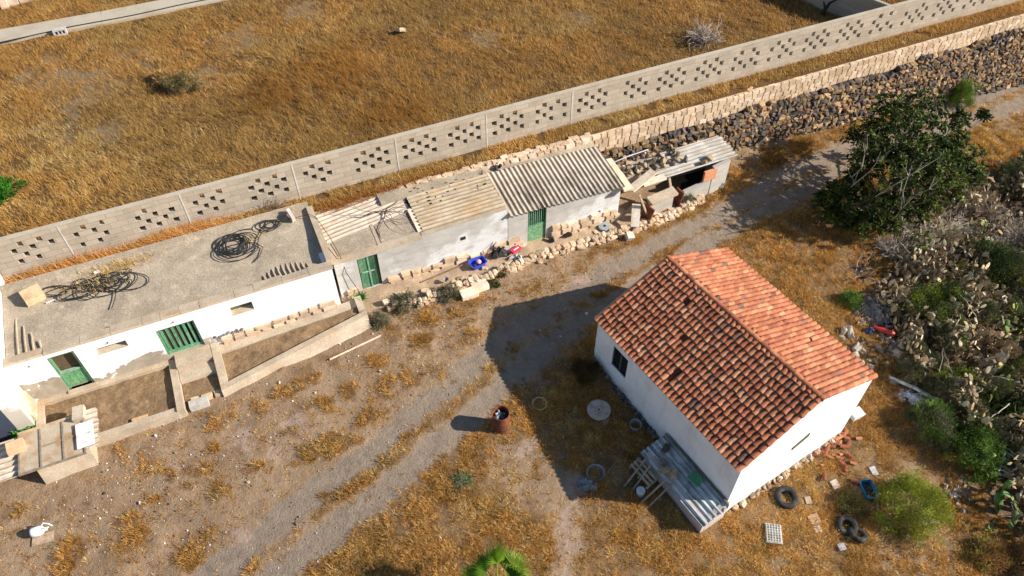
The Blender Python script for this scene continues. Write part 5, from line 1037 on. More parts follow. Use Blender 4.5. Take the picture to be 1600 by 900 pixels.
# dry vine on the shed roof
mb = MB()
for k in range(9):
    a = rng.uniform(0, 6.3); P = [np.array([2.6, 2.2, 2.56])]; d = np.array([math.cos(a), math.sin(a) * .7, .1])
    for q in range(9): d = d + rng.normal(0, .35, 3) * [1, 1, .3]; d /= np.linalg.norm(d); p = P[-1] + d * .17; p[2] = max(p[2], 2.52 + .0); P.append(p)
    mb.tube(P, np.linspace(.016, .005, 10), 5, np.array(L(110, 80, 66)) * .6)
mb.tube([(2.5, 1.9, 2.56), (2.1, 1.4, 2.5), (2.05, .95, 2.45), (2.35, .75, 2.42), (2.9, .75, 2.45), (3.3, .82, 2.5)], .012, 5, np.array(L(110, 80, 66)) * .5)
solo('dead_vine', mb, M['bark'], 'leafless brown vine sprawling over the pale ribbed sheets', 'vine', ROW)
solo('dark_tuft', MB().rocks([(7.45, 2.85, 2.52), (7.62, 2.92, 2.52)], [(.07, .16, .06)] * 2, (.05, .045, .05)), M['rock'], 'pair of dark stones on the earth strip behind the ribbed roof', 'stones', ROW)
# things in the field and at its far edge
F = frame(*at(95, 52, 2.6)[:2], 2.52, ROW_A); hb = MB(); wall_cells(hb, -.3, .3, 0, .32, -.12, .12, [(-.22, -.1, .08, .26), (-.06, .06, .08, .26), (.1, .22, .08, .26)])
cb = solo('hollow_block', hb, mk('white_block', (.52, .50, .46), (.4, .38, .34), 5), 'white hollow concrete block standing beside the far track', 'block', F)
P = [W(ROW, s, 20.95 - .05 * math.sin(s) - (.2 if s > -8 else .25), 2.645) for s in np.linspace(-14, 4, 30)]
solo('irrigation_hose', MB().tube(P, .03, 6), M['hose'], 'dark irrigation hose running along the near edge of the concrete track', 'hose')
solo('field_stone', MB().rocks([(0, 0, .16)], [(.24, .17, .12)], L(190, 170, 140), .5, .25), M['cream'], 'pale stone standing alone in the dry field', 'stone', frame(*at(627, 52, 2.5)))

# ------------------------------------------------------------------ shrubs, trees, palm
def pal(cols, n, lo=.7, hi=1.25): return np.array(cols)[rng.integers(0, len(cols), n)] * rng.uniform(lo, hi, (n, 1))
OLIVE = [L(140, 150, 48), L(160, 166, 62), L(112, 126, 42), L(176, 176, 80)]
DGREEN = [L(52, 70, 30), L(66, 84, 36), L(44, 58, 28), L(84, 98, 46)]
MGREEN = [L(98, 134, 48), L(118, 152, 58), L(82, 112, 42), L(142, 170, 78)]
GREYG = [L(112, 112, 84), L(130, 126, 96), L(92, 96, 70)]
DRY = [L(190, 150, 96), L(172, 128, 74), L(204, 168, 112), L(150, 108, 62)]
def bush(F, lab, cat, rx, ry, h, cols, nc=110, per=70, ll=.09, lw=.022, name='shrub', group=None, clump=.2, upd=.5, stemc=(.25, .2, .15), base=.15):
    t = thing(name, lab, cat, F, group=group)
    u = rng.normal(size=(nc, 3)); u /= np.linalg.norm(u, axis=1)[:, None]; u[:, 2] = np.abs(u[:, 2]); rad = rng.uniform(.45, 1.0, nc) ** .6
    lump = .52 + .95 * fbm(u[:, 0] * 2 + 9, u[:, 1] * 2 + u[:, 2], 1.1, 3, int(rng.integers(0, 99))) + .22 * (rng.uniform(0, 1, nc) > .86)
    Cc = u * (rad * lump)[:, None] * np.array([rx, ry, h]); Cc[:, 2] += base * h * .3
    P = np.repeat(Cc, per, 0) + rng.normal(0, clump * .55, (nc * per, 3)) * np.array([rx, ry, h * .8]) ** .5
    P[:, 2] = np.maximum(P[:, 2], .02)
    D = rng.normal(size=(nc * per, 3)) + np.repeat(u, per, 0) * .8; D[:, 2] += upd
    cc = np.repeat(pal(cols, nc, .75, 1.2), per, 0) * rng.uniform(.75, 1.2, (nc * per, 1))
    part('foliage', MB().leaves(P, D, rng.uniform(.6, 1.3, nc * per) * ll, rng.uniform(.7, 1.2, nc * per) * lw, cc), M['leaf'], t)
    mb = MB()
    for k in range(min(14, nc)):
        e = Cc[k]; mb.tube([(0, 0, -.05), e * [.35, .35, .5] + rng.normal(0, .04, 3), e], [.025, .016, .006], 5, stemc)
    part('stem', mb, M['bark'], t)
    if nc > 75: part('dead_twig', twigs(MB(), (0, 0, 0), 10, max(rx, ry) * 1.05, h * .95, L(150, 138, 120), .009, .9, 5), M['bark'], t)
    return t
def twigs(mb, c, n, R, h, col, r0=.012, up=.7, seg=5):
    for k in range(n):
        a = rng.uniform(0, 6.283); d = np.array([math.cos(a), math.sin(a), rng.uniform(.1, 1.5) * up]); d /= np.linalg.norm(d)
        p = np.array(c) + np.array([rng.normal(0, .06 * R), rng.normal(0, .06 * R), 0]); P = [p]; Ln = R * rng.uniform(.5, 1.1)
        for q in range(seg): d = d + rng.normal(0, .25, 3); d[2] = max(d[2], -.15); d /= np.linalg.norm(d); p = p + d * Ln / seg * np.array([1, 1, h / R]); P.append(p)
        cc = np.array(col) * rng.uniform(.7, 1.2); mb.tube(P, np.linspace(r0, r0 * .35, seg + 1), 4, cc, cap=False)
        for b in range(2):
            i = rng.integers(1, seg); d2 = d + rng.normal(0, .7, 3); d2 /= np.linalg.norm(d2); Q = [P[i], P[i] + d2 * Ln * .2, P[i] + (d2 + rng.normal(0, .3, 3)) * Ln * .4]; mb.tube(Q, [r0 * .6, r0 * .4, r0 * .25], 4, cc, cap=False)
    return mb
U = lambda px, py, rz=0: frame(*at(px, py, ZF)[:2], ZF, rz)

bush(put(1415, 800), 'round bright olive green bush beside the blue tub', 'bush', 1.08, 1.0, 1.25, OLIVE, 170, 95, .10, .018, upd=.9)
bush(put(1448, 668), 'feathery green bush at the ravine edge right of the gable', 'bush', 0.8, .85, 1.0, MGREEN + GREYG, 110, 70, .15, .014, upd=1.0)
bush(put(1512, 715), 'leafy green bush with pale shoots nearest the meshed frame', 'bush', .8, .9, 1.15, MGREEN + DGREEN[:2], 120, 70, .13, .018, upd=.8)
bush(put(1440, 495), 'large dark green bush on the ravine edge above the rubble', 'bush', 1.25, 1.15, 1.5, DGREEN + OLIVE[:1], 190, 85, .085, .02, upd=.7)
bush(put(1328, 475), 'small green bush at the left end of the rubble strip', 'bush', .45, .4, .5, MGREEN[1:] , 60, 60, .07, .02)
bush(put(1530, 425), 'dark green bush among grey twigs at the right of the ravine', 'bush', 1.3, .9, 1.3, DGREEN, 150, 80, .10, .03)
bush(put(1497, 160), 'round green bush against the field stone retaining wall', 'bush', .62, .6, 1.2, MGREEN[:3] + OLIVE[:1], 120, 80, .08, .02, upd=1.1)
bush(put(1500, 600), 'low olive green plant among the dead cactus pads', 'bush', .8, .6, .6, OLIVE[:3] + DGREEN[:1], 80, 60, .09, .025)
bush(put(1440, 580), 'dull green wispy bush on the rubble below the dead cactus', 'bush', .8, .6, .6, GREYG + DGREEN, 90, 60, .10, .014, upd=1.0)
bush(put(1590, 300), 'grey green bush at the right edge above the dead cactus', 'bush', 1.2, 1.0, 1.2, GREYG + DGREEN[:2], 120, 70, .1, .02)
bush(put(1590, 650), 'dark green bush at the right edge among dead pads', 'bush', .7, .8, .7, DGREEN + MGREEN[:1], 80, 70, .1, .03)
bush(put(1540, 870), 'yellowish dry bush low in the bottom right corner', 'bush', .7, .6, .5, DRY + OLIVE[3:], 80, 70, .11, .014, upd=1)
bush(put(1600, 880), 'pale yellow grass bush at the bottom right corner', 'bush', .7, .6, .55, DRY, 80, 70, .13, .014, upd=1.2)
bush(put(1325, 790), 'pale green dry tuft between the flat tyre and the two tyres', 'bush', .45, .4, .35, [L(150, 138, 84), L(130, 124, 74)], 45, 60, .12, .012, upd=1.2)
bush(put(634, 478), 'grey green scrubby shrub below the kerb, leftmost of three', 'shrub', .5, .4, .5, GREYG + DGREEN[:1], 60, 60, .07, .018, stemc=(.3, .25, .2))
bush(put(702, 463), 'brown green scrubby shrub against the kerb, middle of three', 'shrub', .42, .38, .5, GREYG[:2] + [L(96, 82, 56)], 55, 60, .07, .018)
bush(put(594, 505), 'small grey green shrub at the end of the wedge planter', 'shrub', .3, .28, .36, GREYG, 40, 60, .06, .018)
bush(put(784, 428), 'tiny dark green shrub growing from the kerb stones', 'shrub', .24, .2, .24, DGREEN + DRY[:1], 25, 50, .07, .02)
bush(put(770, 445), 'low dry green tuft in front of the kerb blocks', 'shrub', .3, .15, .2, DGREEN[:2] + DRY[:1], 22, 50, .07, .02)
bush(put(1070, 318), 'faded green shrub at the foot of the collapsed outhouse', 'shrub', .35, .35, .5, GREYG, 50, 60, .07, .016)
bush(put(722, 752), 'small blue green weed alone in the dry grass', 'weed', 0.36, .32, .14, [L(120, 146, 112), L(136, 158, 120), L(100, 128, 96)], 34, 26, .10, .014)
bush(put(45, 682, .0), 'green potted plant at the corner of the white wing', 'plant', .35, .35, .45, [L(70, 140, 40), L(96, 165, 60)], 50, 50, .10, .05, name='potted_plant')
bush(U(-14, 312), 'bright green leafy bush at the left edge of the field', 'bush', .75, 1.0, .9, [L(54, 110, 28), L(76, 132, 40), L(44, 92, 24)], 120, 70, .13, .06)
bush(U(287, 140), 'dark green shrub with straw tuft alone in the dry field', 'bush', .75, .6, .6, [L(128, 120, 78), L(104, 98, 62), L(160, 142, 96), L(186, 160, 110)], 80, 70, .12, .016)
bush(U(262, 128), 'straw yellow tuft beside the dark shrub in the field', 'tuft', .5, .45, .4, DRY + [L(214, 184, 120)], 50, 70, .18, .012, upd=1.2, name='grass_tuft')
tb = thing('dead_shrub', 'leafless pale grey shrub beyond the pierced wall', 'shrub', U(1100, 66)); mb = twigs(MB(), (0, 0, 0), 130, 1.1, 1.25, L(186, 172, 158), .018, .9, 6); part('branch', mb, M['bark'], tb)
tb = thing('dead_shrub', 'dark dead shrub caught between the white roof and the pierced wall', 'shrub', frame(*W(ROW, -1.2, 3.85, 2.4))); mb = twigs(MB(), (0, 0, 0), 70, .8, .8, L(110, 96, 84), .012, .7, 5); part('branch', mb, M['bark'], tb)
sn = MB(); sn.tube([(0, 0, -.05), (.05, 0, .4), (.2, .05, .7), (.5, .1, .85)], [.12, .1, .07, .04], 7, L(60, 48, 40)).tube([(.05, 0, .4), (-.1, .1, .75)], [.07, .03], 6, L(60, 48, 40))
solo('tree_stump', sn, M['bark'], 'dark bent stump in the field near the top right wall', 'stump', U(1284, 26))
def agave(F, lab, n=26, ln=.36, c=L(60, 130, 50)):
    mb = MB()
    for k in range(n):
        a = k * 2.4; el = .25 + .9 * (k / n); d = np.array([math.cos(a) * math.cos(el), math.sin(a) * math.cos(el), math.sin(el)]); s_ = np.array([-math.sin(a), math.cos(a), 0]) * .03; l = ln * rng.uniform(.8, 1.15)
        p0 = np.array([0, 0, .05]); m_ = p0 + d * l * .5; e = p0 + d * l - np.array([0, 0, .1 * l]); up_ = np.cross(d, s_); up_ /= np.linalg.norm(up_)
        mb.add([p0 - s_, p0 + s_, m_ + s_ * .9 + up_ * .01, m_ - s_ * .9 + up_ * .01, m_ - up_ * .014, e], [(0, 1, 2), (0, 2, 3), (3, 2, 5), (2, 4, 5), (4, 3, 5), (1, 4, 2), (0, 3, 4)], np.array(c) * rng.uniform(.7, 1.2))
    t = thing('aloe_plant', lab, 'plant', F); part('leaf_rosette', mb, M['leaf'], t); return t
agave(frame(*W(ROW, .72, .0, .95)[:2], .62, 0), 'bright green aloe rosette at the corner of the white building', 30, .40)
agave(put(1545, 830), 'small green aloe like plant in the dry grass at the lower right', 10, .3, L(120, 140, 70))
def opuntia(F, lab, n, cols, s_=.17):
    t = thing('prickly_pear', lab, 'cactus', F); P, D = [np.array([0, 0, .12])], [np.array([0, 0, 1.])]
    while len(P) < n:
        i = rng.integers(0, len(P)); d = D[i] + rng.normal(0, .55, 3); d[2] = abs(d[2]); d /= np.linalg.norm(d); P.append(P[i] + D[i] * s_ * .8 + d * s_ * .8); D.append(d)
    P = np.array(P); D = np.array(D); R = []
    for d in D: v, w = rot_from(d); R.append(np.stack([v, w, d], 1))
    part('pad', MB().rocks(P, np.array([s_ * .62, s_ * .16, s_]) * rng.uniform(.8, 1.15, (n, 1)), pal(cols, n), .0, .05, np.array(R)), M['leaf'], t, smooth=True); return t
opuntia(put(1555, 800), 'green prickly pear with a few paddles near the meshed frame', 9, [L(120, 150, 76), L(96, 126, 60)])
opuntia(put(1575, 825), 'pale green prickly pear lower right of the first one', 7, [L(140, 160, 100), L(110, 136, 76)])
opuntia(put(1520, 740), 'prickly pear growing under the leafy ravine bush', 14, [L(120, 150, 76), L(96, 126, 60), L(150, 160, 96)])
opuntia(put(1462, 590), 'yellow green prickly pear among the dead pads', 12, [L(120, 130, 60), L(96, 110, 50)])
opuntia(put(1560, 545), 'green prickly pear paddles standing in the dead cactus', 10, [L(130, 140, 80), L(96, 116, 60)])

# broad-leaved dark tree by the track
tp = G(1392, 352); TR = frame(*tp, 0)
tree = thing('fig_tree', 'sprawling dark leaved tree with bare grey branches beside the track', 'tree', TR)
BL_ = [(1392, 175, 2.1, .75), (1440, 165, 2.3, .85), (1485, 205, 2.2, .7), (1345, 215, 1.7, .75), (1400, 225, 2.6, 1.0), (1455, 225, 2.5, .9), (1500, 245, 2.1, .75), (1345, 262, 1.6, .75), (1410, 275, 2.3, 1.0), (1468, 275, 2.2, .9), (1312, 300, .9, .6), (1350, 318, .9, .7), (1390, 320, 1.2, .7), (1510, 275, 1.4, .6), (1500, 185, 1.9, .35), (1535, 180, 1.7, .3), (1425, 190, 2.6, .8), (1370, 240, 2.4, .8), (1300, 330, .3, .5), (1440, 250, 2.7, .9), (1375, 200, 2.0, .6), (1292, 322, .1, .55), (1318, 342, .1, .55), (1350, 350, .1, .6), (1388, 352, .1, .55), (1425, 335, .3, .6), (1296, 306, .3, .5), (1515, 262, .9, .6), (1485, 298, .5, .65), (1445, 312, .6, .65), (1335, 285, 1.2, .6), (1480, 240, 2.3, .8)]
wood = MB(); LP, LD, LC = [], [], []
cen = []
for k, (px, py, z, r) in enumerate(BL_):
    c = at(px, py, z + tp[2] + 1.0) - tp; cen.append((c, r))
    m1 = c * [.3, .3, .45] + rng.normal(0, .12, 3); m2 = c * [.7, .7, .8] + rng.normal(0, .15, 3)
    wood.tube([(rng.normal(0, .12), rng.normal(0, .12), -.1), m1, m2, c + rng.normal(0, .1, 3)], [.10, .07, .045, .02], 7, L(130, 118, 104), cap=False)
    nr = int(84 * r * r + 18)
    u = rng.normal(size=(nr, 3)); u /= np.linalg.norm(u, axis=1)[:, None]; u[:, 2] = u[:, 2] * .75 + .12; q = c + u * r * rng.uniform(.35, 1.28, (nr, 1)) * [1, 1, .85]
    for i in range(nr):
        if q[i, 2] < .15: continue
        if i % 3 == 0: wood.tube([c + (q[i] - c) * .25, c + (q[i] - c) * .7 + rng.normal(0, .04, 3), q[i]], [.014, .01, .006], 4, L(150, 138, 122), cap=False)
        nl = rng.integers(6, 11); a = rng.uniform(0, 6.28) + np.arange(nl) * 2.4; ax = u[i] + [0, 0, .7]; ax /= np.linalg.norm(ax); v, w = rot_from(ax); tl = rng.uniform(.2, .6, nl)[:, None]
        D = (np.cos(a)[:, None] * v + np.sin(a)[:, None] * w) + ax * tl; LP.append(q[i] + rng.normal(0, .03, (nl, 3))); LD.append(D)
        LC.append(pal([L(56, 68, 24), L(70, 84, 28), L(44, 54, 20), L(100, 112, 44)], 1, .7, 1.15).repeat(nl, 0) * rng.uniform(.7, 1.25, (nl, 1)))
LP = np.concatenate(LP); LD = np.concatenate(LD); LC = np.concatenate(LC); n = len(LP)
part('crown', MB().leaves(LP, LD, rng.uniform(.16, .27, n), rng.uniform(.07, .11, n), LC, .15), M['leaf'], tree)
for (a, b, c, za, zb, zc) in (((1322, 300), (1345, 262), (1352, 210), 1.6, 3.4, 4.0), ((1320, 302), (1362, 268), (1390, 235), 1.6, 3.6, 4.7), ((1352, 320), (1398, 288), (1470, 245), 1.6, 3.8, 4.7), ((1398, 340), (1430, 308), (1468, 280), 1.5, 3.2, 4.0), ((1410, 350), (1412, 300), (1425, 260), 1.2, 3.6, 4.3), ((1452, 230), (1470, 190), (1476, 172), 3.6, 3.8, 3.7), ((1476, 172), (1482, 210), (1485, 250), 3.5, 3.6, 3.4), ((1400, 300), (1440, 268), (1500, 240), 2.6, 3.4, 3.5)):
    p_a, p_b, p_c = [at(*q, zq + tp[2]) - tp for q, zq in ((a, za), (b, zb), (c, zc))]; jt = lambda: rng.normal(0, .09, 3)
    Q = [p_a, p_a * .5 + p_b * .5 + jt(), p_b + jt() * .5, p_b * .5 + p_c * .5 + jt(), p_c]; wood.tube(Q, [.03, .026, .02, .014, .006], 6, L(150, 140, 126), cap=False)
    for q in range(5):
        o_ = Q[rng.integers(1, 4)]; d = (p_c - p_a); d = d / np.linalg.norm(d) + rng.normal(0, .6, 3); d /= np.linalg.norm(d); l = rng.uniform(.3, .8); wood.tube([o_, o_ + d * l * .5 + rng.normal(0, .05, 3), o_ + d * l + rng.normal(0, .12, 3)], [.013, .010, .005], 5, L(170, 160, 146), cap=False)
part('trunk', wood, M['bark'], tree)

# fan palm at the bottom edge
PP = G(778, 925); pz = 1.7
pc = at(777, 918, PP[2] + pz); PF = frame(pc[0], pc[1], float(T(pc[0], pc[1])), 0); pm_ = thing('fan_palm', 'small green fan palm standing at the bottom edge', 'palm', PF)
hz_ = pc[2] - float(T(pc[0], pc[1]))
part('trunk', MB().tube([(0, 0, -.1), (.02, 0, hz_ * .5), (0, 0, hz_ - .1)], [.16, .13, .12], 10, L(110, 84, 60)), M['bark'], pm_)
def fan(az, el, pl, R, c, spread=2.6, roll=0.0, cup=.18):
    mb = MB(); d = np.array([math.cos(az) * math.cos(el), math.sin(az) * math.cos(el), math.sin(el)]); o_ = np.array([0, 0, hz_ - .1]); a = o_ + d * pl; s0 = np.array([-math.sin(az), math.cos(az), 0]); n0 = np.cross(d, s0)
    sd2 = s0 * math.cos(roll) + n0 * math.sin(roll); nr = np.cross(d, sd2)
    mb.tube([o_, o_ + d * pl * .5 + [0, 0, .03], a], [.02, .016, .012], 5, np.array(c) * 1.2)
    n = max(14, int(spread * 9))
    def q(p, r, h=0): return a + (d * math.cos(p) + sd2 * math.sin(p)) * r + nr * (h + cup * abs(p) * r) + np.array([0, 0, -.16]) * (r / R) ** 2 * R
    for k in range(n):
        p1 = (k / n - .5) * spread; p2 = ((k + 1) / n - .5) * spread; pm2 = (p1 + p2) / 2; l = R * (1 - .10 * abs(pm2)) * rng.uniform(.93, 1.05); cc = np.array(c) * rng.uniform(.72, 1.2)
        mb.add([a, q(p1, l * .46, -.014), q(p2, l * .46, -.014), q(pm2, l * .5, .022), q(pm2 + rng.normal(0, .03), l, -.01)], [(0, 1, 3), (0, 3, 2), (1, 4, 3), (3, 4, 2)], cc * (1, 1, 1))
    return mb
PG = [L(124, 152, 44), L(146, 172, 56), L(92, 126, 36), L(108, 138, 42)]
for k in range(16):
    az = k * 2.4 + .3; el = .0 + 1.15 * (k / 16)
    part('fan_leaf', fan(az, el, rng.uniform(.45, .8), rng.uniform(.5, .7), pal(PG, 1)[0], rng.uniform(2.0, 3.2), rng.normal(0, .5), rng.uniform(.05, .35)), M['leaf'], pm_)
part('fan_leaf', fan(1.72, .75, .62, .85, L(150, 172, 70), 1.25, .5, .3), M['leaf'], pm_); part('fan_leaf', fan(.75, .5, .72, .62, L(140, 164, 62), 2.6, .3), M['leaf'], pm_); part('fan_leaf', fan(2.7, .35, .6, .6, L(110, 140, 44), 2.2, -.4), M['leaf'], pm_)

# ------------------------------------------------------------------ ravine of dead prickly pear
def scatter_in(poly, n, xlo, xhi, ylo, yhi):
    x = rng.uniform(xlo, xhi, n); y = rng.uniform(ylo, yhi, n); k = inpoly(x, y, poly); return x[k], y[k]
cx_, cy_ = scatter_in(CACT, 70000, 11, 34, 7, 32)
sdv = sdpoly(cx_, cy_, CACT); cl = fbm(cx_, cy_, 1.0, 4, 120); TWG = [G(*q)[:2] for q in ((1430, 370), (1480, 365), (1540, 390), (1560, 340))]; tw_ = np.min([np.hypot(cx_ - q[0], cy_ - q[1]) for q in TWG], 0)
keep = (cl > .33) & (rng.uniform(0, 1, len(cx_)) < .25 + .75 * sstep(1.0, 2.0, tw_)) & (rng.uniform(0, 1, len(cx_)) < sstep(0, .8, sdv) * .9 + .1); cx_, cy_, cl = cx_[keep], cy_[keep], cl[keep]
hh = 1.3 * sstep(.33, .62, cl) * rng.uniform(0, 1, len(cx_)) ** .7; n = len(cx_)
green_ = sstep(.58, .66, fbm(cx_, cy_, .7, 3, 140)) > rng.uniform(.3, 1, n)
pc_ = pal([L(200, 178, 142), L(180, 158, 126), L(216, 196, 162), L(146, 124, 94), L(194, 162, 118), L(176, 164, 136), L(116, 100, 76)], n, .5, 1.05); pc_[green_] = pal([L(112, 120, 62), L(134, 138, 80), L(88, 98, 48)], int(green_.sum()), .7, 1.1)
sz = rng.uniform(.06, .15, n)
solo('dead_cactus', MB().rocks(np.stack([cx_, cy_, T(cx_, cy_) + .03 + hh], 1), np.stack([sz * .62, sz * .10, sz * 1.15], 1), pc_, .1, .16, np.stack([euler(*(rng.normal(0, .62, 2)), rng.uniform(0, 6.3)) for _ in range(n)])), M['attr'], 'thick bed of dried prickly pear pads filling the ravine', 'cactus bed', kind='stuff')
mb = MB(); tx, ty = scatter_in(CACT, 900, 11, 34, 8, 32)
for x, y in list(zip(tx, ty))[:420]:
    if fbm(np.array([x]), np.array([y]), .5, 3, 150)[0] < .47: continue
    z = float(T(x, y)); p = np.array([x, y, z + rng.uniform(.2, .8)]); d = rng.normal(size=3) * [1, 1, .45]; d /= np.linalg.norm(d); P = [p]; Ln = rng.uniform(.5, 1.5)
    for q in range(5): d = d + rng.normal(0, .3, 3) * [1, 1, .6]; d /= np.linalg.norm(d); p = p + d * Ln / 5; p[2] = max(p[2], z + .1); P.append(p.copy())
    mb.tube(P, np.linspace(.02, .007, 6), 5, pal([L(170, 158, 145), L(140, 124, 108), L(190, 180, 168)], 1)[0], cap=False)
for px, py, m in ((1430, 370, 200), (1480, 365, 180), (1398, 395, 110), (1560, 350, 140), (1510, 320, 140), (1415, 345, 100), (1540, 400, 140), (1590, 380, 120), (1590, 290, 100), (1450, 420, 90)):
    g_p = G(px, py); twigs(mb, g_p, m, 1.25, 1.1, L(206, 194, 178), .014, .7, 6)
solo('dead_branches', mb, M['bark'], 'tangle of bare grey twigs over the ravine below the tree', 'dead twigs', kind='stuff')
gb = thing('dead_branch', 'bare forked grey branch lying in the dry grass behind the house', 'branch', put(1345, 428)); mb = twigs(MB(), (0, 0, .05), 12, 1.2, .6, L(150, 138, 128), .025, .4, 6); part('limb', mb, M['bark'], gb)
# rubble at the ravine edge
RB = [(1355, 480, 60, 22), (1385, 520, 45, 30), (1395, 550, 30, 25), (1330, 535, 22, 18), (1345, 565, 16, 18), (1420, 610, 30, 22), (1370, 500, 30, 12), (1500, 770, 25, 20), (1555, 700, 40, 25)]
mb = MB()
for px, py, m, sp_ in RB:
    q = np.array([G(px + rng.normal(0, sp_ * .6), py + rng.normal(0, sp_ * .6)) for _ in range(m)]); mb.rocks(q + [0, 0, .04], rng.uniform(.04, .17, (m, 3)) * [1, 1, .6], pal([L(190, 172, 150), L(170, 150, 130), L(205, 195, 180), L(140, 122, 104)], m, .6, 1), .6, .2)
solo('rubble', mb, M['rock'], 'strip of broken stone and rubble along the ravine edge behind the house', 'rubble', kind='stuff')
for px, py, s_, lab in ((1316, 520, .22, 'flat grey rock, left one of the pair behind the far roof corner'), (1328, 523, .3, 'long pale grey rock, right one of the pair behind the far roof corner'), (1338, 548, .3, 'large pale rock lying below the pair behind the house'), (1346, 572, .2, 'upright pale rock nearest the roof edge behind the house'), (1358, 574, .22, 'slanted pale rock beside the upright one behind the house'), (1405, 545, .26, 'round tan boulder in the rubble below the red tube'), (1398, 556, .28, 'flat pale slab like rock in the rubble below the round boulder')):
    F = put(px, py, rng.uniform(0, 3)); solo('rock', MB().rocks([(0, 0, s_ * .3)], [(s_, s_ * .65, s_ * .4)], np.array(L(186, 176, 160)) * .9, .6, .16), M['rock'], lab, 'rock', F, group='rocks behind the house')

# ------------------------------------------------------------------ dry grass and gravel
def in_view(x, y, z, m=60):
    d0 = np.stack([x, y, z - CAM_H], 1); w = d0 @ fw; px = 800 + FPX * (d0 @ rt2) / w; py = 450 - FPX * (d0 @ up2) / w
    return (px > -m) & (px < 1600 + m) & (py > -m) & (py < 900 + m)
GC = [L(208, 156, 82), L(196, 140, 66), L(218, 172, 102), L(180, 124, 58), L(202, 150, 76), L(160, 110, 54), L(224, 188, 124)]
def yard_grass():
    n = 1200000; x = rng.uniform(-19, 38, n); y = rng.uniform(5, 40, n); s, t = rowst(x, y); k = (t < 2.9) & in_view(x, y, T(x, y)); x, y, s, t = x[k], y[k], s[k], t[k]
    g, tr, p, c = masks(x, y); cl = fbm(x, y, 2.6, 4, 200); fine = fbm(x, y, 6.5, 2, 205)
    bare = sstep(.36, .47, fbm(x, y, 1.45, 4, 208)); d = g * sstep(.36, .58, cl + g * .15) * (.25 + .75 * sstep(.38, .58, fine)) * (.16 + .84 * bare) + .025 * (1 - tr); k = rng.uniform(0, 1, len(x)) < d * .9
    hx, hy = iHSE[0, 0]*x + iHSE[0, 1]*y + iHSE[0, 3], iHSE[1, 0]*x + iHSE[1, 1]*y + iHSE[1, 3]
    k &= ~((hx > -.1) & (hx < 7.0) & (hy > -.12) & (hy < 5.95)) & ~((hx > 4) & (hx < 7.05) & (hy > -1.15) & (hy < 0))
    k &= ~((s > -10.7) & (s < .8) & (t > -2.4)) & ~((s > .7) & (s < 16.3) & (t > np.interp(s, [q[0] for q in EDGE], [q[1] for q in EDGE]) - .12)) & ~((s < -8.6) & (t > -3.15))
    x, y, cl, g = x[k], y[k], cl[k], np.clip(g[k], .15, 1); m = len(x)
    big = fbm(x, y, .55, 4, 210); tc = pal(GC, m, .78, 1.1) * (.70 + .52 * big)[:, None]
    far = sstep(24, 33, y)[:, None]; tc = tc * (1 + far * np.array([.10, .12, .0])); dk = fbm(x, y, 4, 3, 220) > .60; tc[dk] *= .66; yl = sstep(.55, .66, fbm(x, y, .8, 3, 225))[:, None]; tc = tc * (1 + yl * np.array([.02, .12, .22]))
    nb = 9; hgt = rng.uniform(.07, .20, m) * (.7 + .7 * cl) * (.5 + .6 * g); az = rng.uniform(0, 6.283, (m, nb)); rr = rng.uniform(0, .07, (m, nb))
    X = x[:, None] + rr * np.cos(az); Y = y[:, None] + rr * np.sin(az); X, Y = X.ravel(), Y.ravel(); N = m * nb
    ln = np.repeat(hgt, nb) * rng.uniform(.6, 1.5, N); cc = np.repeat(tc, nb, 0) * rng.uniform(.72, 1.22, (N, 1))
    return MB().blades(np.stack([X, Y, T(X, Y) + micro(X, Y) * .4], 1), az.ravel() + rng.normal(0, .6, N), rng.uniform(.2, 1.2, N), ln, rng.uniform(.008, .016, N), cc, .5)
solo('dry_grass', yard_grass(), M['grass'], 'low orange brown dried grass over the yard', 'dry grass', kind='stuff')
FC = [L(180, 132, 68), L(166, 118, 56), L(194, 148, 84), L(148, 106, 52), L(172, 128, 68), L(154, 116, 62), L(206, 168, 106)]
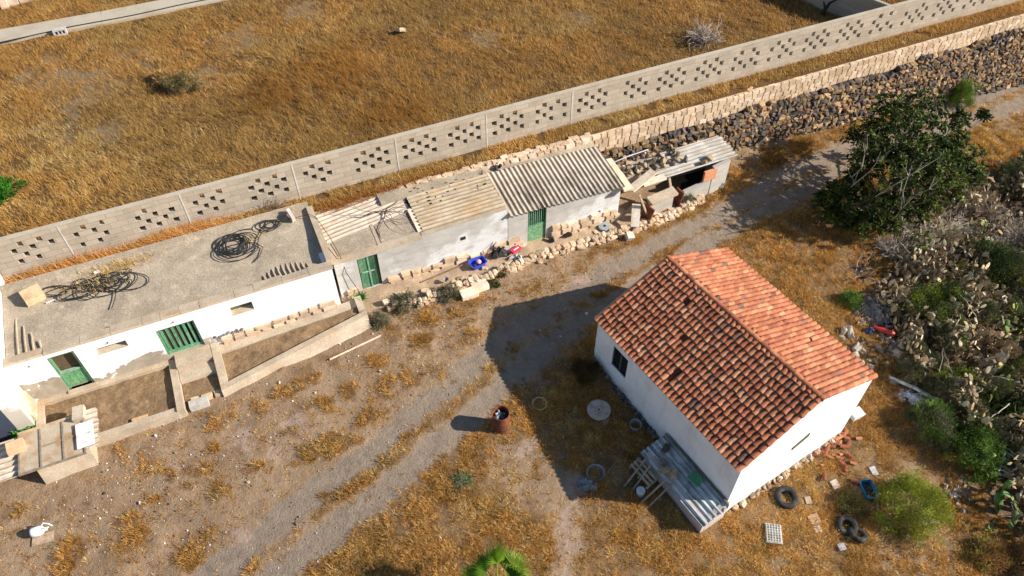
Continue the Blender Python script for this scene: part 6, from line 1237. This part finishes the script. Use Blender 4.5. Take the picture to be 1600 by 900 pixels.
def field_grass():
    n = 1500000; s = rng.uniform(-13, 46, n); t = rng.uniform(3.42, 30, n); x = ROW[0, 0]*s + ROW[0, 1]*t + ROW[0, 3]; y = ROW[1, 0]*s + ROW[1, 1]*t + ROW[1, 3]
    z = fz(x, y); k = in_view(x, y, z) & ~((t > 4.2) & (t < 4.45)) & ~((np.abs(t - 21.2 + (s + 10.8) * .02) < .66) & (s < 30))
    k &= ~((t < 4.3) & (fbm(x, y, 1.5, 3, 310) < .30)); x, y, z, s, t = x[k], y[k], z[k], s[k], t[k]
    pa = fpale(x, y); og = forng(x, y); den = (.25 + .75 * sstep(.34, .6, fbm(x, y, 1.8, 4, 300))) * (.55 + .45 * sstep(.3, .6, fbm(x, y, 5.5, 2, 305))); den = np.where(t < 4.3, np.maximum(den, .8), den); k = rng.uniform(0, 1, len(x)) < den * (1 - .7 * pa); x, y, z, s, t, pa, og = x[k], y[k], z[k], s[k], t[k], pa[k], og[k]
    n = len(x); cc = pal(FC, n, .75, 1.15) * (.70 + .55 * fbm(x, y, .35, 4, 320))[:, None]; ol = sstep(.42, .62, fbm(x, y, .22, 4, 325))[:, None]; cc = cc * (1 + ol * np.array([-.10, .0, .12])); st_ = sstep(.58, .68, fbm(x, y, .9, 4, 328))[:, None]; cc = cc * (1 + st_ * np.array([.12, .22, .38])); cc = cc * (1 - og[:, None] * np.array([.18, .34, .5]))
    yl = np.exp(-((s + 10.5) ** 2 + (t - 9) ** 2) / 14)[:, None]; cc = cc * (1 + yl * np.array([.35, .42, .45])); gn = sstep(31.5, 33, s)[:, None] * (t > 4.5)[:, None]; cc = cc * (1 - gn * np.array([.35, .05, .35]))
    wind = 2.6 + (fbm(x, y, .5, 3, 330) - .5) * 3; ln = rng.uniform(.14, .34, n) * (.8 + .5 * og); cc = cc * np.where(t < 4.3, 1.25, 1.0)[:, None]
    return MB().blades(np.stack([x, y, z], 1), wind + rng.normal(0, .9, n), rng.uniform(.2, 1.0, n), ln, rng.uniform(.007, .014, n), cc, .6)
solo('field_grass', field_grass(), M['grass'], 'tall dry brown grass of the upper field', 'dry grass', kind='stuff')
# tufts along and on the roofs
def tuftpatch(name, pts, n, lab, cols, hs_=(.2, .45), w=.012, lean=None):
    P = np.concatenate([np.stack([rng.normal(c[0], c[3], int(n * c[5])), rng.normal(c[1], c[4], int(n * c[5])), np.full(int(n * c[5]), c[2])], 1) for c in pts]); m = len(P)
    az = rng.uniform(0, 6.28, m) if lean is None else rng.normal(lean, .8, m)
    return solo(name, MB().blades(P, az, rng.uniform(.3, 1.2, m), rng.uniform(*hs_, m), rng.uniform(.7, 1.3, m) * w, pal(cols, m, .75, 1.15), .6), M['grass'], lab, 'dry grass', ROW, kind='stuff')
tuftpatch('straw_tuft', [(-7.1, 2.95, 2.82, .55, .16, .4), (-6.5, 2.95, 2.82, .5, .14, .4), (-7.5, 2.4, 2.78, .35, .25, .3), (-8.3, 2.6, 2.78, .3, .2, .2), (-2.3, 2.4, 2.78, .25, .15, .06)], 560, 'yellow straw grown through the hose coils on the flat roof', [L(214, 180, 116), L(196, 158, 92), L(226, 198, 140)], (.12, .34), .014)
tuftpatch('straw_tuft', [(-4.4, 3.85, 2.45, .7, .14, 1.0), (-8.6, 3.8, 2.45, .9, .12, .45), (-5.2, 3.8, 2.45, .6, .12, .4), (-7.3, 3.8, 2.45, .6, .1, .2)], 2600, 'tall reddish dry grass between the flat roof and the pierced wall', [L(200, 146, 84), L(184, 124, 62), L(214, 164, 104)], (.3, .75), .014, 2.2)
tuftpatch('straw_tuft', [(.9, 3.3, 2.52, .5, .14, .4), (2.2, 3.4, 2.52, .7, .12, .5), (4.2, 3.5, 2.52, .8, .1, .4)], 2200, 'dry brown grass spilling onto the pale sheets of the shed roof', [L(170, 116, 58), L(150, 98, 46), L(186, 134, 76)], (.12, .3), .014)
# gravel
def gravel():
    n = 80000; x = rng.uniform(-18, 30, n); y = rng.uniform(7, 32, n); s, t = rowst(x, y); k = (t < -.2) & in_view(x, y, T(x, y)); x, y = x[k], y[k]
    g, tr, p, c = masks(x, y); d = (1 - g) * (.15 + .85 * sstep(.5, .64, fbm(x, y, .9, 4, 400))) * (1 - .5 * tr)
    gx_, gy_ = G(200, 750)[:2]; d = np.maximum(d, 1.6 * np.exp(-((x - gx_) ** 2 + (y - gy_) ** 2) / 5)); k = rng.uniform(0, 1, len(x)) < d * .55; x, y = x[k], y[k]; n = len(x)
    r = .012 + .03 * rng.uniform(0, 1, n) ** 3 + .05 * (rng.uniform(0, 1, n) > .985)
    return MB().pebbles(np.stack([x, y, T(x, y) + micro(x, y) * .5 + r * .3], 1), r, pal([L(206, 188, 164), L(176, 152, 128), L(226, 216, 202), L(140, 114, 92), L(110, 92, 78)], n, .65, 1.1))
solo('gravel', gravel(), M['rock'], 'small loose stones scattered over the yard', 'gravel', kind='stuff')

bush(put(914, 585), 'shadowed dry grass clumps formed as a dark bush at the corner of the tiled house', 'bush', .5, .5, .5, [L(120, 90, 50), L(96, 76, 44), L(80, 70, 40)], 60, 60, .10, .014, upd=1.0)  # bush put in for shadowed grass clumps, their shade in its dark browns

wisp = None; WL = 'wispy grey green plant growing up through the dead cactus pads'
for k, (px, py, sc_) in enumerate(((1475, 545, 1.0), (1530, 500, .8), (1590, 470, 1.0), (1510, 660, .9), (1550, 620, .8), (1460, 620, 1.0), (1590, 590, .9), (1425, 560, .7), (1570, 430, 1.1), (1480, 470, .9), (1540, 690, .8), (1590, 720, .9), (1415, 590, .8), (1500, 450, .8))):
    p = G(px, py); Mx = frame(p[0], p[1], p[2] + .25, k * 1.7) @ np.diag([sc_, sc_, sc_, 1])
    if wisp is None: wisp = bush(Mx, WL, 'plant', .6, .6, .9, GREYG + OLIVE[:1] + DGREEN[:1], 60, 50, .16, .010, upd=1.4, name='wispy_plant', group='wispy plants in the ravine')
    else: dup(wisp, Mx)
